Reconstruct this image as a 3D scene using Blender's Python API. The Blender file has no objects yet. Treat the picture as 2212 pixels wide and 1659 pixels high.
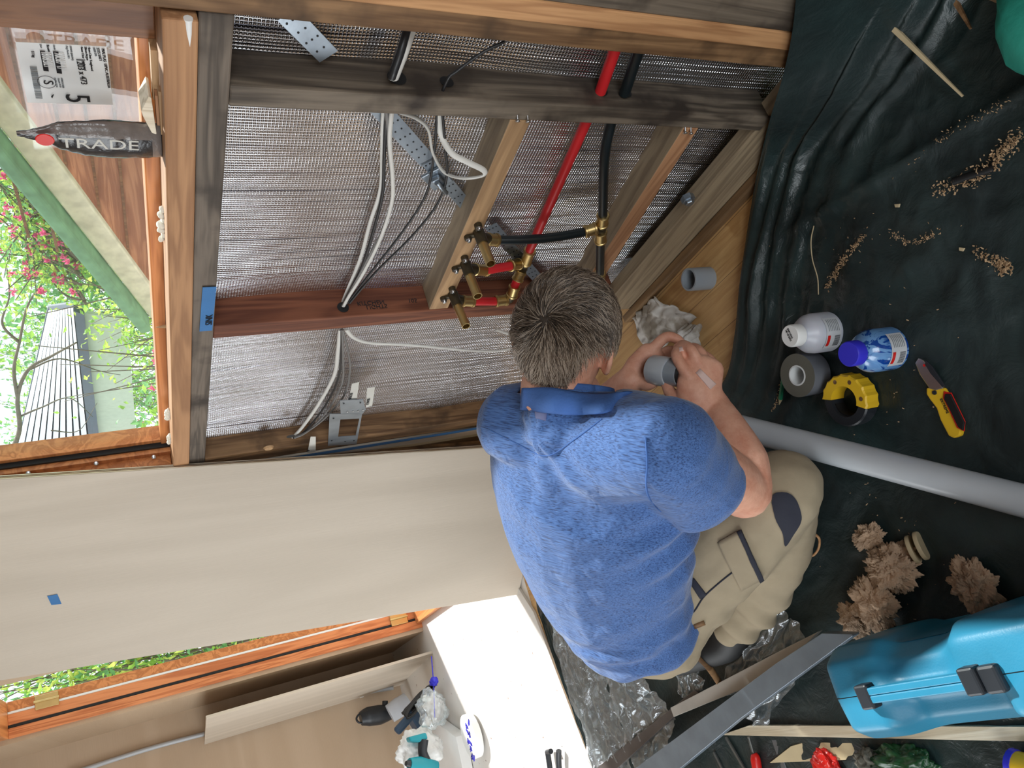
import bpy, bmesh, math, random
from mathutils import Vector, Matrix, noise, bvhtree
from mathutils.bvhtree import BVHTree
V = Vector
random.seed(7)
sc = bpy.context.scene
COL = sc.collection
# ------------------------------------------------------------------ camera
EYE = 1.35
YW = -0.889            # inner face of the studs of the right hand wall
YF = -0.962            # foil behind the studs
CX, CY, FPX = 1106.0, 829.5, 1650.0
def _ray(x, y): return V((x-CX, y-CY, FPX)).normalized()
_dn = _ray(4400, 410); _up = -_dn
_fx = _ray(405, 1720); _fx = (_fx-_up*_fx.dot(_up)).normalized()
_ly = _up.cross(_fx)
RM = Matrix((_fx, _ly, _up))           # photo-camera frame (x right, y down, z forward) -> world
def wdir(x, y): return RM @ _ray(x, y)
O = V((0, 0, EYE))
def W(x, y, Y=YW):                      # measured point of the photo on an upright plane Y
    d = wdir(x, y); return O + d*(Y/d.y)
def Fl(x, y, z=0.0):                    # ... on a level plane z
    d = wdir(x, y); return O + d*((z-EYE)/d.z)
def Xp(x, y, X):                        # ... on a cross plane X
    d = wdir(x, y); return O + d*(X/d.x)
def At(x, y, d):                        # ... at a forward distance d
    return O + RM @ V(((x-CX)/FPX*d, (y-CY)/FPX*d, d))
def px(P):
    c = RM.transposed() @ (V(P)-O); return CX+FPX*c.x/c.z, CY+FPX*c.y/c.z, c.z
CD = lambda x, y, z: (RM @ V((x, y, z))).normalized()   # direction given in camera frame
def up_to(P, xpx):                      # height above P whose image column is xpx
    lo, hi = 0.0, 1.2
    for _ in range(40):
        m = (lo+hi)/2
        if px((P[0], P[1], P[2]+m))[0] > xpx: lo = m
        else: hi = m
    return lo
cam = bpy.data.cameras.new('camera'); camo = bpy.data.objects.new('camera', cam); COL.objects.link(camo)
cam.sensor_fit = 'HORIZONTAL'; cam.sensor_width = 36.0; cam.lens = FPX/2212*36.0
cam.clip_start = 0.02; cam.clip_end = 200
a, b, c = RM @ V((1, 0, 0)), RM @ V((0, -1, 0)), RM @ V((0, 0, -1))
M = Matrix(((a.x, b.x, c.x, 0), (a.y, b.y, c.y, 0), (a.z, b.z, c.z, EYE), (0, 0, 0, 1)))
camo.matrix_world = M
sc.camera = camo
# ------------------------------------------------------------------ world and light
sc.view_settings.view_transform = 'Standard'; sc.view_settings.look = 'None'
sc.view_settings.gamma = 1.0; sc.view_settings.use_curve_mapping = False
sc.view_settings.exposure = 0.0
wd = bpy.data.worlds.new('sky'); sc.world = wd; wd.use_nodes = True
bg = wd.node_tree.nodes['Background']; bg.inputs[0].default_value = (0.86, 0.95, 1.0, 1); bg.inputs[1].default_value = 1.5
def area(name, loc, to, sx, sy, power, col=(1, 1, 1)):
    l = bpy.data.lights.new(name, 'AREA'); l.shape = 'RECTANGLE'; l.size = sx; l.size_y = sy; l.energy = power; l.color = col
    o = bpy.data.objects.new(name, l); COL.objects.link(o); o.location = loc
    o.rotation_euler = (V(to)-V(loc)).to_track_quat('-Z', 'Y').to_euler(); return o
area('added_daylight_left', (3.3, 2.32, 1.15), (2.6, 0, 0.6), 2.2, 1.15, 46, (0.95, 0.98, 1.0))  # area lamp outside an unseen left opening, added to lift the interior
area('fill_light_near', (0.3, 2.32, 1.75), (1.2, -0.4, 0.3), 1.3, 0.9, 24, (0.92, 0.97, 1.0))  # fill lamp added to brighten the dim near side of the room
area('fill_light_back', (-1.88, 0.7, 1.6), (1.0, -0.4, 0.4), 1.4, 1.2, 38, (0.93, 0.97, 1.0))  # frontal fill lamp added behind the camera
su = bpy.data.lights.new('sun', 'SUN'); su.energy = 7.0; su.angle = math.radians(3); su.color = (1.0, 0.985, 0.96)
suo = bpy.data.objects.new('sun', su); COL.objects.link(suo)
suo.rotation_euler = V((-0.35, 0.62, -0.72)).to_track_quat('-Z', 'Y').to_euler()
# ------------------------------------------------------------------ materials
def newmat(name):
    m = bpy.data.materials.new(name); m.use_nodes = True
    nt = m.node_tree; p = nt.nodes['Principled BSDF']; return m, nt, p
def setp(p, **k):
    for n, v in k.items():
        n = n.replace('_', ' ')
        if n in p.inputs: p.inputs[n].default_value = v
def rgb(h):      # sRGB 0-255 -> linear
    def f(c):
        c /= 255.0
        return c/12.92 if c <= 0.04045 else ((c+0.055)/1.055)**2.4
    return (f(h[0]), f(h[1]), f(h[2]), 1)
def coords(nt, scale, rot=(0, 0, 0), rnd=True, kind='Object'):
    tc = nt.nodes.new('ShaderNodeTexCoord'); mp = nt.nodes.new('ShaderNodeMapping')
    nt.links.new(tc.outputs[kind], mp.inputs['Vector']); mp.inputs['Scale'].default_value = scale; mp.inputs['Rotation'].default_value = rot
    if rnd:
        oi = nt.nodes.new('ShaderNodeObjectInfo'); ml = nt.nodes.new('ShaderNodeMath'); ml.operation = 'MULTIPLY'; ml.inputs[1].default_value = 37.0
        nt.links.new(oi.outputs['Random'], ml.inputs[0]); nt.links.new(ml.outputs[0], mp.inputs['Location'])
    return mp.outputs[0]
def tnoise(nt, vec, scale=1.0, detail=4, rough=0.5, dist=0.0):
    n = nt.nodes.new('ShaderNodeTexNoise'); n.inputs['Scale'].default_value = scale; n.inputs['Detail'].default_value = detail
    n.inputs['Roughness'].default_value = rough; n.inputs['Distortion'].default_value = dist
    nt.links.new(vec, n.inputs['Vector']); return n.outputs['Fac']
def ramp(nt, fac, stops):
    r = nt.nodes.new('ShaderNodeValToRGB'); e = r.color_ramp.elements
    e[0].position, e[0].color = stops[0][0], stops[0][1]; e[1].position, e[1].color = stops[-1][0], stops[-1][1]
    for s in stops[1:-1]:
        n = e.new(s[0]); n.color = s[1]
    nt.links.new(fac, r.inputs[0]); return r.outputs[0]
def mixc(nt, f, a, b, mode='MIX'):
    m = nt.nodes.new('ShaderNodeMix'); m.data_type = 'RGBA'; m.blend_type = mode
    for s, v in ((0, f), (6, a), (7, b)):
        if hasattr(v, 'is_linked'): nt.links.new(v, m.inputs[s])
        else: m.inputs[s].default_value = v
    return m.outputs[2]
def bump(nt, p, h, strength, dist=0.01):
    b = nt.nodes.new('ShaderNodeBump'); b.inputs['Strength'].default_value = strength; b.inputs['Distance'].default_value = dist
    nt.links.new(h, b.inputs['Height']); nt.links.new(b.outputs[0], p.inputs['Normal'])
def plain(name, col, rough=0.5, metal=0.0, var=0.12, bs=0.0, bscale=60, spec=0.5, **k):
    m, nt, p = newmat(name); c = rgb(col)
    v = tnoise(nt, coords(nt, (1, 1, 1)), 14, 5)
    d = tuple(x*(1-var) for x in c[:3])+(1,); l = tuple(min(1, x*(1+var)) for x in c[:3])+(1,)
    nt.links.new(ramp(nt, v, [(0.3, d), (0.7, l)]), p.inputs['Base Color'])
    setp(p, Roughness=rough, Metallic=metal); p.inputs['Specular IOR Level'].default_value = spec
    if bs: bump(nt, p, tnoise(nt, coords(nt, (1, 1, 1)), bscale, 4), bs, 0.004)
    setp(p, **k); return m
def wood(name, dark, light, axis='z', ring=9, rough=0.6, fine=0.35, stain=None, amp=0.22, scl=1.0):
    m, nt, p = newmat(name)
    sc_ = {'x': (1.2, 16, 16), 'y': (16, 1.2, 16), 'z': (16, 16, 1.2)}[axis]
    fs = {'x': (6, 260, 260), 'y': (260, 6, 260), 'z': (260, 260, 6)}[axis]
    g = tnoise(nt, coords(nt, tuple(q*scl for q in sc_)), ring/9, 3, 0.5, 1.2)
    w = nt.nodes.new('ShaderNodeMath'); w.operation = 'MULTIPLY'; w.inputs[1].default_value = 26; nt.links.new(g, w.inputs[0])
    s = nt.nodes.new('ShaderNodeMath'); s.operation = 'SINE'; nt.links.new(w.outputs[0], s.inputs[0])
    s2 = nt.nodes.new('ShaderNodeMath'); s2.operation = 'MULTIPLY_ADD'; s2.inputs[1].default_value = amp; s2.inputs[2].default_value = 0.5; nt.links.new(s.outputs[0], s2.inputs[0])
    f = tnoise(nt, coords(nt, fs), 1, 3)
    ad = nt.nodes.new('ShaderNodeMath'); ad.operation = 'MULTIPLY_ADD'; ad.inputs[1].default_value = fine; nt.links.new(f, ad.inputs[0]); nt.links.new(s2.outputs[0], ad.inputs[2])
    c = ramp(nt, ad.outputs[0], [(0.35, rgb(dark)), (0.95, rgb(light))])
    if stain:
        sn = tnoise(nt, coords(nt, (1, 1, 1)), 9, 4)
        c = mixc(nt, ramp(nt, sn, [(0.5, (0, 0, 0, 1)), (0.68, (1, 1, 1, 1))]), c, rgb(stain))
    nt.links.new(c, p.inputs['Base Color']); setp(p, Roughness=rough); p.inputs['Specular IOR Level'].default_value = 0.3
    bump(nt, p, f, 0.25, 0.002); return m
M_ = {}
M_['grey_wood'] = wood('weathered grey timber', (62, 54, 47), (124, 112, 98), 'z', stain=(58, 50, 44))
M_['grey_wood_x'] = wood('weathered grey beam', (70, 62, 55), (122, 110, 98), 'x', stain=(60, 52, 46))
M_['dark_wood'] = wood('dark old timber', (52, 38, 30), (92, 72, 56), 'z')
M_['brown_wood'] = wood('old brown timber', (92, 66, 44), (150, 116, 82), 'z', stain=(80, 60, 42))
M_['red_wood'] = wood('red brown hardwood', (88, 48, 34), (134, 82, 58), 'z')
M_['orange_wood'] = wood('fresh orange pine', (164, 118, 80), (204, 156, 110), 'z')
M_['orange_wood_x'] = wood('orange sill pine', (150, 108, 76), (188, 142, 102), 'x')
M_['nog_wood'] = wood('pine nogging', (150, 118, 86), (190, 154, 114), 'x')
M_['nog_wood2'] = wood('redder pine nogging', (160, 114, 82), (196, 148, 110), 'x')
M_['varnish_x'] = wood('varnished window timber', (178, 108, 62), (222, 148, 92), 'x', rough=0.35)
M_['varnish_z'] = wood('varnished door timber', (186, 106, 64), (230, 150, 98), 'z', rough=0.35, fine=0.25)
M_['shade_brown'] = wood('brown varnish in shade', (104, 66, 42), (140, 96, 64), 'z', rough=0.4)  # varnish darkened to carry shade on the near jamb and board laps
M_['plate_wood'] = wood('grey green plate timber', (122, 106, 86), (160, 142, 116), 'x')
M_['brown_wood_x'] = wood('brown strip timber', (104, 80, 56), (140, 112, 80), 'x')
M_['ply'] = wood('pale plywood face', (196, 184, 168), (216, 204, 188), 'z', ring=5, rough=0.65, fine=0.2, amp=0.15, scl=0.22)
M_['ply_x'] = wood('pale plywood lining', (178, 154, 128), (206, 184, 158), 'x', ring=4, rough=0.65, fine=0.15, amp=0.09, scl=0.22)
M_['ply_y'] = wood('plywood end lining', (186, 162, 136), (208, 186, 162), 'y', ring=4, rough=0.65, fine=0.12, amp=0.09, scl=0.22)
M_['ply_edge'] = wood('plywood edge veneers', (196, 178, 148), (238, 226, 204), 'z', ring=9, fine=0.5)
M_['ply_edge_x'] = wood('plywood strip', (196, 178, 148), (232, 220, 196), 'x', ring=9, fine=0.4)
M_['brass'] = plain('brass', (206, 180, 124), 0.38, 1.0, 0.1)
M_['brass_dark'] = plain('aged bronze brass', (70, 62, 46), 0.5, 0.5, 0.2, 0.2)
M_['red_pipe'] = plain('red plastic pipe', (212, 38, 44), 0.4, var=0.05)
M_['black_pipe'] = plain('black plastic pipe', (20, 30, 34), 0.35, var=0.1)
M_['galv'] = plain('galvanised steel', (150, 160, 170), 0.35, 0.85, 0.18, 0.15, 30)
M_['screw'] = plain('zinc screw', (200, 202, 205), 0.3, 1.0, 0.05)
M_['white_cable'] = plain('white cable sheath', (214, 212, 206), 0.45, var=0.05)
M_['black_cable'] = plain('black cable sheath', (36, 36, 38), 0.4, var=0.1)
M_['grey_cable'] = plain('grey cable sheath', (120, 118, 116), 0.45, var=0.1)
M_['grey_pvc'] = plain('light grey pvc', (186, 192, 198), 0.28, var=0.03)
M_['stub_pvc'] = plain('mid grey pvc', (150, 158, 166), 0.35, var=0.03)
M_['dark'] = plain('near black rubber', (16, 17, 19), 0.6, var=0.2)
M_['black_plastic'] = plain('black moulded plastic', (38, 42, 48), 0.4, var=0.1)
M_['blue_tape'] = plain('blue masking tape', (58, 118, 176), 0.7, var=0.06, bs=0.2, bscale=120)
M_['paper'] = plain('white paper', (232, 234, 234), 0.7, var=0.02)
M_['tape_cream'] = plain('cream masking tape', (206, 204, 196), 0.7, var=0.05)
M_['ink'] = plain('black ink', (26, 26, 30), 0.8, var=0.05)
M_['ink_grey'] = plain('faint grey ink', (120, 126, 130), 0.8, var=0.05)
M_['ink_blue'] = plain('blue marker ink', (66, 60, 200), 0.8, var=0.05)
M_['white'] = plain('white paint', (238, 238, 236), 0.5, var=0.02)
M_['foam'] = plain('white expanded foam', (232, 228, 214), 0.9, var=0.06, bs=0.9, bscale=60)
M_['loop'] = plain('grey lilac loop', (104, 110, 150), 0.8, var=0.25)
M_['teal'] = plain('teal blue moulded case', (42, 130, 164), 0.42, var=0.06, bs=0.08, bscale=300)
M_['drill_teal'] = plain('teal tool plastic', (20, 150, 165), 0.4, var=0.05)
M_['navy_tool'] = plain('dark blue tool body', (40, 66, 92), 0.45, var=0.1)
M_['clear_guard'] = plain('pale guard plastic', (196, 202, 212), 0.3, var=0.05)
M_['yellow'] = plain('yellow plastic', (232, 188, 40), 0.4, var=0.06)
M_['red_plastic'] = plain('red plastic', (214, 34, 28), 0.35, var=0.1)
M_['cap_blue'] = plain('royal blue cap', (54, 52, 205), 0.4, var=0.04)
M_['bottle_milky'] = plain('milky bottle plastic', (196, 198, 208), 0.35, var=0.04, Subsurface_Weight=0.15)
M_['duct'] = plain('grey duct tape', (112, 116, 124), 0.5, var=0.06)
M_['duct_side'] = plain('tape roll side', (104, 102, 92), 0.7, var=0.08)
M_['pencil'] = plain('green pencil paint', (26, 122, 84), 0.4, var=0.05)
M_['alu'] = plain('blue grey aluminium', (140, 154, 168), 0.38, 0.55, 0.12, 0.1, 20)
M_['alu_light'] = plain('pale aluminium', (186, 182, 176), 0.45, 0.35, 0.08)
M_['alu_dark'] = plain('dull dark aluminium', (98, 92, 90), 0.5, 0.5, 0.12)
M_['stick'] = plain('pale timber stick', (188, 170, 136), 0.7, var=0.12)
M_['wool'] = plain('brown mineral wool', (186, 158, 132), 0.95, var=0.35, bs=1.0, bscale=120)
M_['shaving'] = plain('wood shavings', (176, 146, 112), 0.8, var=0.25)
M_['cardboard'] = plain('torn fibreboard', (206, 188, 150), 0.8, var=0.06)
M_['cladding'] = wood('brown timber weatherboard', (150, 96, 74), (190, 134, 104), 'x', fine=0.3)
M_['whitewash'] = plain('peeling white bargeboard', (226, 218, 196), 0.8, var=0.2, bs=0.5, bscale=40)
M_['green_roof'] = plain('green painted roof edge', (118, 160, 124), 0.7, var=0.2)
M_['roof_white'] = plain('white corrugated roof', (240, 242, 244), 0.5, var=0.03)
M_['cream_wall'] = plain('cream outside wall', (196, 200, 178), 0.8, var=0.06)
M_['gutter'] = plain('dark gutter', (92, 98, 108), 0.6, var=0.1)
M_['rod'] = plain('dull steel rod', (120, 122, 120), 0.4, 0.7, 0.15)
M_['teal_bag'] = plain('green woven bag', (36, 140, 122), 0.6, var=0.15, bs=0.4, bscale=50)
M_['green_plastic'] = plain('dark green plastic', (26, 74, 40), 0.35, var=0.2)
M_['bark'] = plain('grey bark', (112, 100, 84), 0.9, var=0.25, bs=0.5, bscale=40)
M_['plaster'] = plain('pale sticking plaster', (232, 202, 194), 0.7, var=0.03)
def leafmat(name, a, b):
    m, nt, p = newmat(name)
    v = tnoise(nt, coords(nt, (1, 1, 1)), 9, 3)
    nt.links.new(ramp(nt, v, [(0.3, rgb(a)), (0.7, rgb(b))]), p.inputs['Base Color']); setp(p, Roughness=0.5)
    tr = nt.nodes.new('ShaderNodeBsdfTranslucent'); tr.inputs[0].default_value = rgb(b)
    mx = nt.nodes.new('ShaderNodeMixShader'); mx.inputs[0].default_value = 0.45
    out = nt.nodes['Material Output']
    nt.links.new(p.outputs[0], mx.inputs[1]); nt.links.new(tr.outputs[0], mx.inputs[2]); nt.links.new(mx.outputs[0], out.inputs[0]); return m
M_['leaf'] = leafmat('fresh green leaves', (88, 150, 56), (176, 214, 96))
M_['leaf_dark'] = leafmat('deep green leaves', (70, 128, 72), (132, 184, 118))
M_['leaf_yellow'] = leafmat('yellow green leaves', (150, 178, 60), (206, 216, 110))
M_['flower'] = leafmat('pink blossom', (216, 60, 120), (240, 120, 160))
def glassy(name, col=(0.97, 1.0, 0.99, 1), alpha=0.1, rough=0.02, bs=0.0, bscale=14):
    m, nt, p = newmat(name)
    t = nt.nodes.new('ShaderNodeBsdfTransparent'); t.inputs[0].default_value = col
    g = nt.nodes.new('ShaderNodeBsdfGlossy'); g.inputs['Roughness'].default_value = rough; g.inputs[0].default_value = (0.9, 0.95, 1, 1)
    d = nt.nodes.new('ShaderNodeBsdfDiffuse'); d.inputs[0].default_value = (0.75, 0.8, 0.84, 1)
    mg = nt.nodes.new('ShaderNodeMixShader'); mg.inputs[0].default_value = 0.35
    nt.links.new(g.outputs[0], mg.inputs[1]); nt.links.new(d.outputs[0], mg.inputs[2])
    mx = nt.nodes.new('ShaderNodeMixShader'); mx.inputs[0].default_value = alpha
    nt.links.new(t.outputs[0], mx.inputs[1]); nt.links.new(mg.outputs[0], mx.inputs[2])
    nt.links.new(mx.outputs[0], nt.nodes['Material Output'].inputs[0])
    if bs:
        bn = nt.nodes.new('ShaderNodeBump'); bn.inputs['Strength'].default_value = bs; bn.inputs['Distance'].default_value = 0.01
        nt.links.new(tnoise(nt, coords(nt, (1, 1, 1)), bscale, 6, 0.6, 1.5), bn.inputs['Height'])
        nt.links.new(bn.outputs[0], g.inputs['Normal']); nt.links.new(bn.outputs[0], d.inputs['Normal'])
    return m
M_['glass'] = glassy('window glass', alpha=0.05)
M_['film'] = glassy('clear plastic film', alpha=0.36, rough=0.2, bs=0.8, bscale=16)
M_['film2'] = glassy('clear bag plastic', alpha=0.28, rough=0.2, bs=0.8, bscale=9)
def foilmat():
    m, nt, p = newmat('woven silver foil')
    setp(p, Metallic=1.0, Roughness=0.24); p.inputs['Base Color'].default_value = (0.74, 0.74, 0.78, 1)
    w = []
    for axis in ('X', 'Z'):
        t = nt.nodes.new('ShaderNodeTexWave'); t.wave_type = 'BANDS'; t.bands_direction = axis
        t.inputs['Scale'].default_value = 52 if axis == 'X' else 52; t.inputs['Distortion'].default_value = 0.4; t.inputs['Detail'].default_value = 1
        nt.links.new(coords(nt, (1, 1, 1), rnd=False), t.inputs['Vector']); w.append(t.outputs['Fac'])
    mx = nt.nodes.new('ShaderNodeMath'); mx.operation = 'MAXIMUM'; nt.links.new(w[0], mx.inputs[0]); nt.links.new(w[1], mx.inputs[1])
    cr = tnoise(nt, coords(nt, (46, 1, 1.1), rnd=False), 1, 3, 0.7)
    a = nt.nodes.new('ShaderNodeMath'); a.operation = 'MULTIPLY_ADD'; a.inputs[1].default_value = 4.2
    nt.links.new(cr, a.inputs[0]); nt.links.new(mx.outputs[0], a.inputs[2])
    bump(nt, p, a.outputs[0], 0.55, 0.004)
    ln = ramp(nt, tnoise(nt, coords(nt, (120, 1, 0.7), rnd=False), 1, 3, 0.6), [(0.34, (0.22, 0.22, 0.25, 1)), (0.41, (1, 1, 1, 1))])
    nt.links.new(mixc(nt, 1.0, ln, (0.76, 0.76, 0.79, 1), 'MULTIPLY'), p.inputs['Base Color'])
    return m
M_['foil'] = foilmat()
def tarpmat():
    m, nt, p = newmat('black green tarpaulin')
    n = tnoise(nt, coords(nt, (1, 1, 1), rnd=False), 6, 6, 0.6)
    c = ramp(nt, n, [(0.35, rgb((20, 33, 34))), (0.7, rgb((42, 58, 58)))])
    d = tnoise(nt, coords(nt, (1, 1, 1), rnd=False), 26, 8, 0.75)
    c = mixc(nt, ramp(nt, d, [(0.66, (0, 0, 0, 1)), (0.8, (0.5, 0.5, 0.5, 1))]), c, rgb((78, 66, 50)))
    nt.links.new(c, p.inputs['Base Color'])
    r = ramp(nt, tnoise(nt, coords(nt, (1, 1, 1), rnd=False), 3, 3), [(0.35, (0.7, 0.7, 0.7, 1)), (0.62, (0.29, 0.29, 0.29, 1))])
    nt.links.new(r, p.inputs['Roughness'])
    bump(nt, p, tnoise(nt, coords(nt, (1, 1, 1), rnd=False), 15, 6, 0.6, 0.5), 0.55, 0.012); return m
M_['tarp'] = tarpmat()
def shirtmat():
    m, nt, p = newmat('blue heathered jersey')
    sh = (RM @ V((-0.26, -0.035, 0.22))).normalized(); sp = sh.cross(V((0.3, 0.2, 0.9))).normalized(); bk = sh.cross(sp)
    tc = nt.nodes.new('ShaderNodeTexCoord'); cb = nt.nodes.new('ShaderNodeCombineXYZ')
    for i, (ax, k) in enumerate(((sh, 34), (sp, 460), (bk, 460))):
        dt = nt.nodes.new('ShaderNodeVectorMath'); dt.operation = 'DOT_PRODUCT'; dt.inputs[1].default_value = ax*k
        nt.links.new(tc.outputs['Object'], dt.inputs[0]); nt.links.new(dt.outputs['Value'], cb.inputs[i])
    f = tnoise(nt, cb.outputs[0], 1, 2, 0.6)
    c = ramp(nt, f, [(0.32, rgb((36, 60, 106))), (0.48, rgb((64, 100, 160))), (0.72, rgb((84, 122, 182)))])
    nt.links.new(c, p.inputs['Base Color']); setp(p, Roughness=0.85, Sheen_Weight=0.2)
    bump(nt, p, tnoise(nt, coords(nt, (1, 1, 1), rnd=False), 22, 3, 0.4, 0.8), 0.25, 0.02); return m
M_['shirt'] = shirtmat()
M_['collar'] = plain('blue shirt rib', (62, 100, 164), 0.85, var=0.14, bs=0.3, bscale=200)
M_['pants'] = plain('beige work cotton', (158, 144, 120), 0.9, var=0.08, bs=0.5, bscale=26)
M_['pants_dark'] = plain('navy knee cotton', (40, 42, 54), 0.9, var=0.1)
def skinmat():
    m, nt, p = newmat('skin')
    n = tnoise(nt, coords(nt, (1, 1, 1)), 22, 6, 0.7)
    nt.links.new(ramp(nt, n, [(0.3, rgb((208, 142, 116))), (0.7, rgb((236, 184, 158)))]), p.inputs['Base Color'])
    setp(p, Roughness=0.55, Subsurface_Weight=0.12, Subsurface_Radius=(0.02, 0.008, 0.005))
    bump(nt, p, tnoise(nt, coords(nt, (1, 1, 1)), 160, 4), 0.25, 0.002); return m
M_['skin'] = skinmat()
M_['hair_dark'] = plain('dark brown hair', (52, 42, 34), 0.5, var=0.2)
M_['hair_grey'] = plain('grey hair', (160, 144, 128), 0.5, var=0.2)
M_['hair_mid'] = plain('mid brown hair', (98, 82, 68), 0.5, var=0.2)
def floormat():
    m, nt, p = newmat('pine floorboards')
    vec = coords(nt, (1, 1, 1), rnd=False, kind='Object')
    s = nt.nodes.new('ShaderNodeSeparateXYZ'); nt.links.new(vec, s.inputs[0])
    k = nt.nodes.new('ShaderNodeMath'); k.operation = 'MULTIPLY_ADD'; k.inputs[1].default_value = 1/0.105; k.inputs[2].default_value = 4.13; nt.links.new(s.outputs['Y'], k.inputs[0])
    fr = nt.nodes.new('ShaderNodeMath'); fr.operation = 'FRACT'; nt.links.new(k.outputs[0], fr.inputs[0])
    g = ramp(nt, fr.outputs[0], [(0.0, (0, 0, 0, 1)), (0.022, (1, 1, 1, 1))])
    grain = tnoise(nt, coords(nt, (3, 50, 1), rnd=False), 1, 4, 0.6, 0.6)
    c = ramp(nt, grain, [(0.3, rgb((176, 132, 82))), (0.7, rgb((214, 176, 122)))])
    st = tnoise(nt, coords(nt, (1, 1, 1), rnd=False), 7, 3)
    c = mixc(nt, ramp(nt, st, [(0.6, (0, 0, 0, 1)), (0.64, (0.45, 0.45, 0.45, 1))]), c, rgb((150, 104, 52)))
    c = mixc(nt, g, rgb((60, 42, 28)), c)
    nt.links.new(c, p.inputs['Base Color']); setp(p, Roughness=0.6); return m
M_['floor'] = floormat()
M_['raw_ceiling'] = wood('unpainted ceiling boards', (96, 80, 64), (132, 112, 90), 'x')
def wfloor():
    m, nt, p = newmat('scuffed white board')
    n = tnoise(nt, coords(nt, (1, 1, 1)), 38, 3, 0.5)
    c = ramp(nt, n, [(0.70, rgb((226, 222, 216))), (0.74, rgb((140, 110, 90)))])
    nt.links.new(c, p.inputs['Base Color']); setp(p, Roughness=0.45); return m
M_['white_floor'] = wfloor()
def ragmat():
    m, nt, p = newmat('soiled white rag')
    n = tnoise(nt, coords(nt, (1, 1, 1)), 16, 5)
    nt.links.new(ramp(nt, n, [(0.42, rgb((150, 142, 130))), (0.55, rgb((212, 210, 206)))]), p.inputs['Base Color']); setp(p, Roughness=0.9)
    return m
M_['rag'] = ragmat()
def bluebottle():
    m, nt, p = newmat('bottle streaked with blue')
    n = tnoise(nt, coords(nt, (40, 40, 9)), 1, 3, 0.6, 1.0)
    c = ramp(nt, n, [(0.42, rgb((104, 150, 206))), (0.52, rgb((110, 160, 214))), (0.57, rgb((14, 66, 150)))])
    nt.links.new(c, p.inputs['Base Color']); setp(p, Roughness=0.2, Coat_Weight=0.4); return m
M_['bottle_blue'] = bluebottle()
# ------------------------------------------------------------------ geometry helpers
def finish(name, bm, mat, parent=None, smooth=False, centre=True, autos=None):
    me = bpy.data.meshes.new(name)
    bmesh.ops.recalc_face_normals(bm, faces=bm.faces)
    c = V((0, 0, 0))
    if centre and len(bm.verts):
        xs = [v.co for v in bm.verts]
        c = V([(min(q[i] for q in xs)+max(q[i] for q in xs))/2 for i in range(3)])
        for v in bm.verts: v.co -= c
    if smooth:
        for f in bm.faces: f.smooth = True
        if autos:
            for e in bm.edges:
                if len(e.link_faces) == 2 and e.calc_face_angle(0) > math.radians(autos): e.smooth = False
    bm.to_mesh(me); bm.free()
    o = bpy.data.objects.new(name, me); COL.objects.link(o); o.location = c
    for mt in (mat if isinstance(mat, (list, tuple)) else [mat]): me.materials.append(mt)
    if parent is not None: adopt(o, parent)
    return o
def world_loc(o):
    p = V(o.location); q = o.parent
    while q is not None: p = p+V(q.location); q = q.parent
    return p
def adopt(o, parent):
    p = world_loc(parent); o.parent = parent; o.location = V(o.location)-p
def tag(o, label=None, cat=None, group=None, kind=None):
    if label: o['label'] = label
    if cat: o['category'] = cat
    if group: o['group'] = group
    if kind: o['kind'] = kind
    return o
def thing(name, label, cat, loc, group=None):
    o = bpy.data.objects.new(name, None); o.empty_display_size = 0.05; COL.objects.link(o); o.location = V(loc)
    return tag(o, label, cat, group)
def struct(o): o['kind'] = 'structure'; return o
def add_box(bm, x0, x1, y0, y1, z0, z1, bevel=0.0, mi=0):
    M4 = Matrix.Translation(((x0+x1)/2, (y0+y1)/2, (z0+z1)/2)) @ Matrix.Diagonal((abs(x1-x0), abs(y1-y0), abs(z1-z0), 1))
    return _bx(bm, M4, bevel, mi)
def _bx(bm, M4, bevel, mi=0):
    t = bmesh.new(); bmesh.ops.create_cube(t, size=1.0, matrix=M4)
    if bevel: bmesh.ops.bevel(t, geom=t.edges[:], offset=bevel, segments=2, affect='EDGES', profile=0.5)
    for f in t.faces: f.material_index = mi
    join(bm, t)
def join(bm, t):
    me = bpy.data.meshes.new('tmp'); t.to_mesh(me); t.free(); bm.from_mesh(me); bpy.data.meshes.remove(me)
def add_obox(bm, c, ax, ay, az, sx, sy, sz, bevel=0.0, mi=0):    # oriented box
    ax, ay, az = V(ax).normalized(), V(ay).normalized(), V(az).normalized()
    R3 = Matrix((ax, ay, az)).transposed().to_4x4()
    _bx(bm, Matrix.Translation(V(c)) @ R3 @ Matrix.Diagonal((sx, sy, sz, 1)), bevel, mi)
def frame3(d, hint=(0, 0, 1)):
    d = V(d).normalized(); h = V(hint)
    if abs(d.dot(h.normalized())) > 0.98: h = V((1, 0, 0))
    s = d.cross(h).normalized(); u = s.cross(d).normalized(); return d, s, u
def box(name, x0, x1, y0, y1, z0, z1, mat, parent=None, bevel=0.002):
    bm = bmesh.new(); add_box(bm, x0, x1, y0, y1, z0, z1, bevel); return finish(name, bm, mat, parent)
def bar(name, a, b, w, t, mat, parent=None, hint=(0, 0, 1), bevel=0.001):   # bar from a to b, w sideways, t along hint
    a, b = V(a), V(b); d, s, u = frame3(b-a, hint); bm = bmesh.new()
    add_obox(bm, (a+b)/2, d, s, u, (b-a).length, w, t, bevel); return finish(name, bm, mat, parent)
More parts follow.
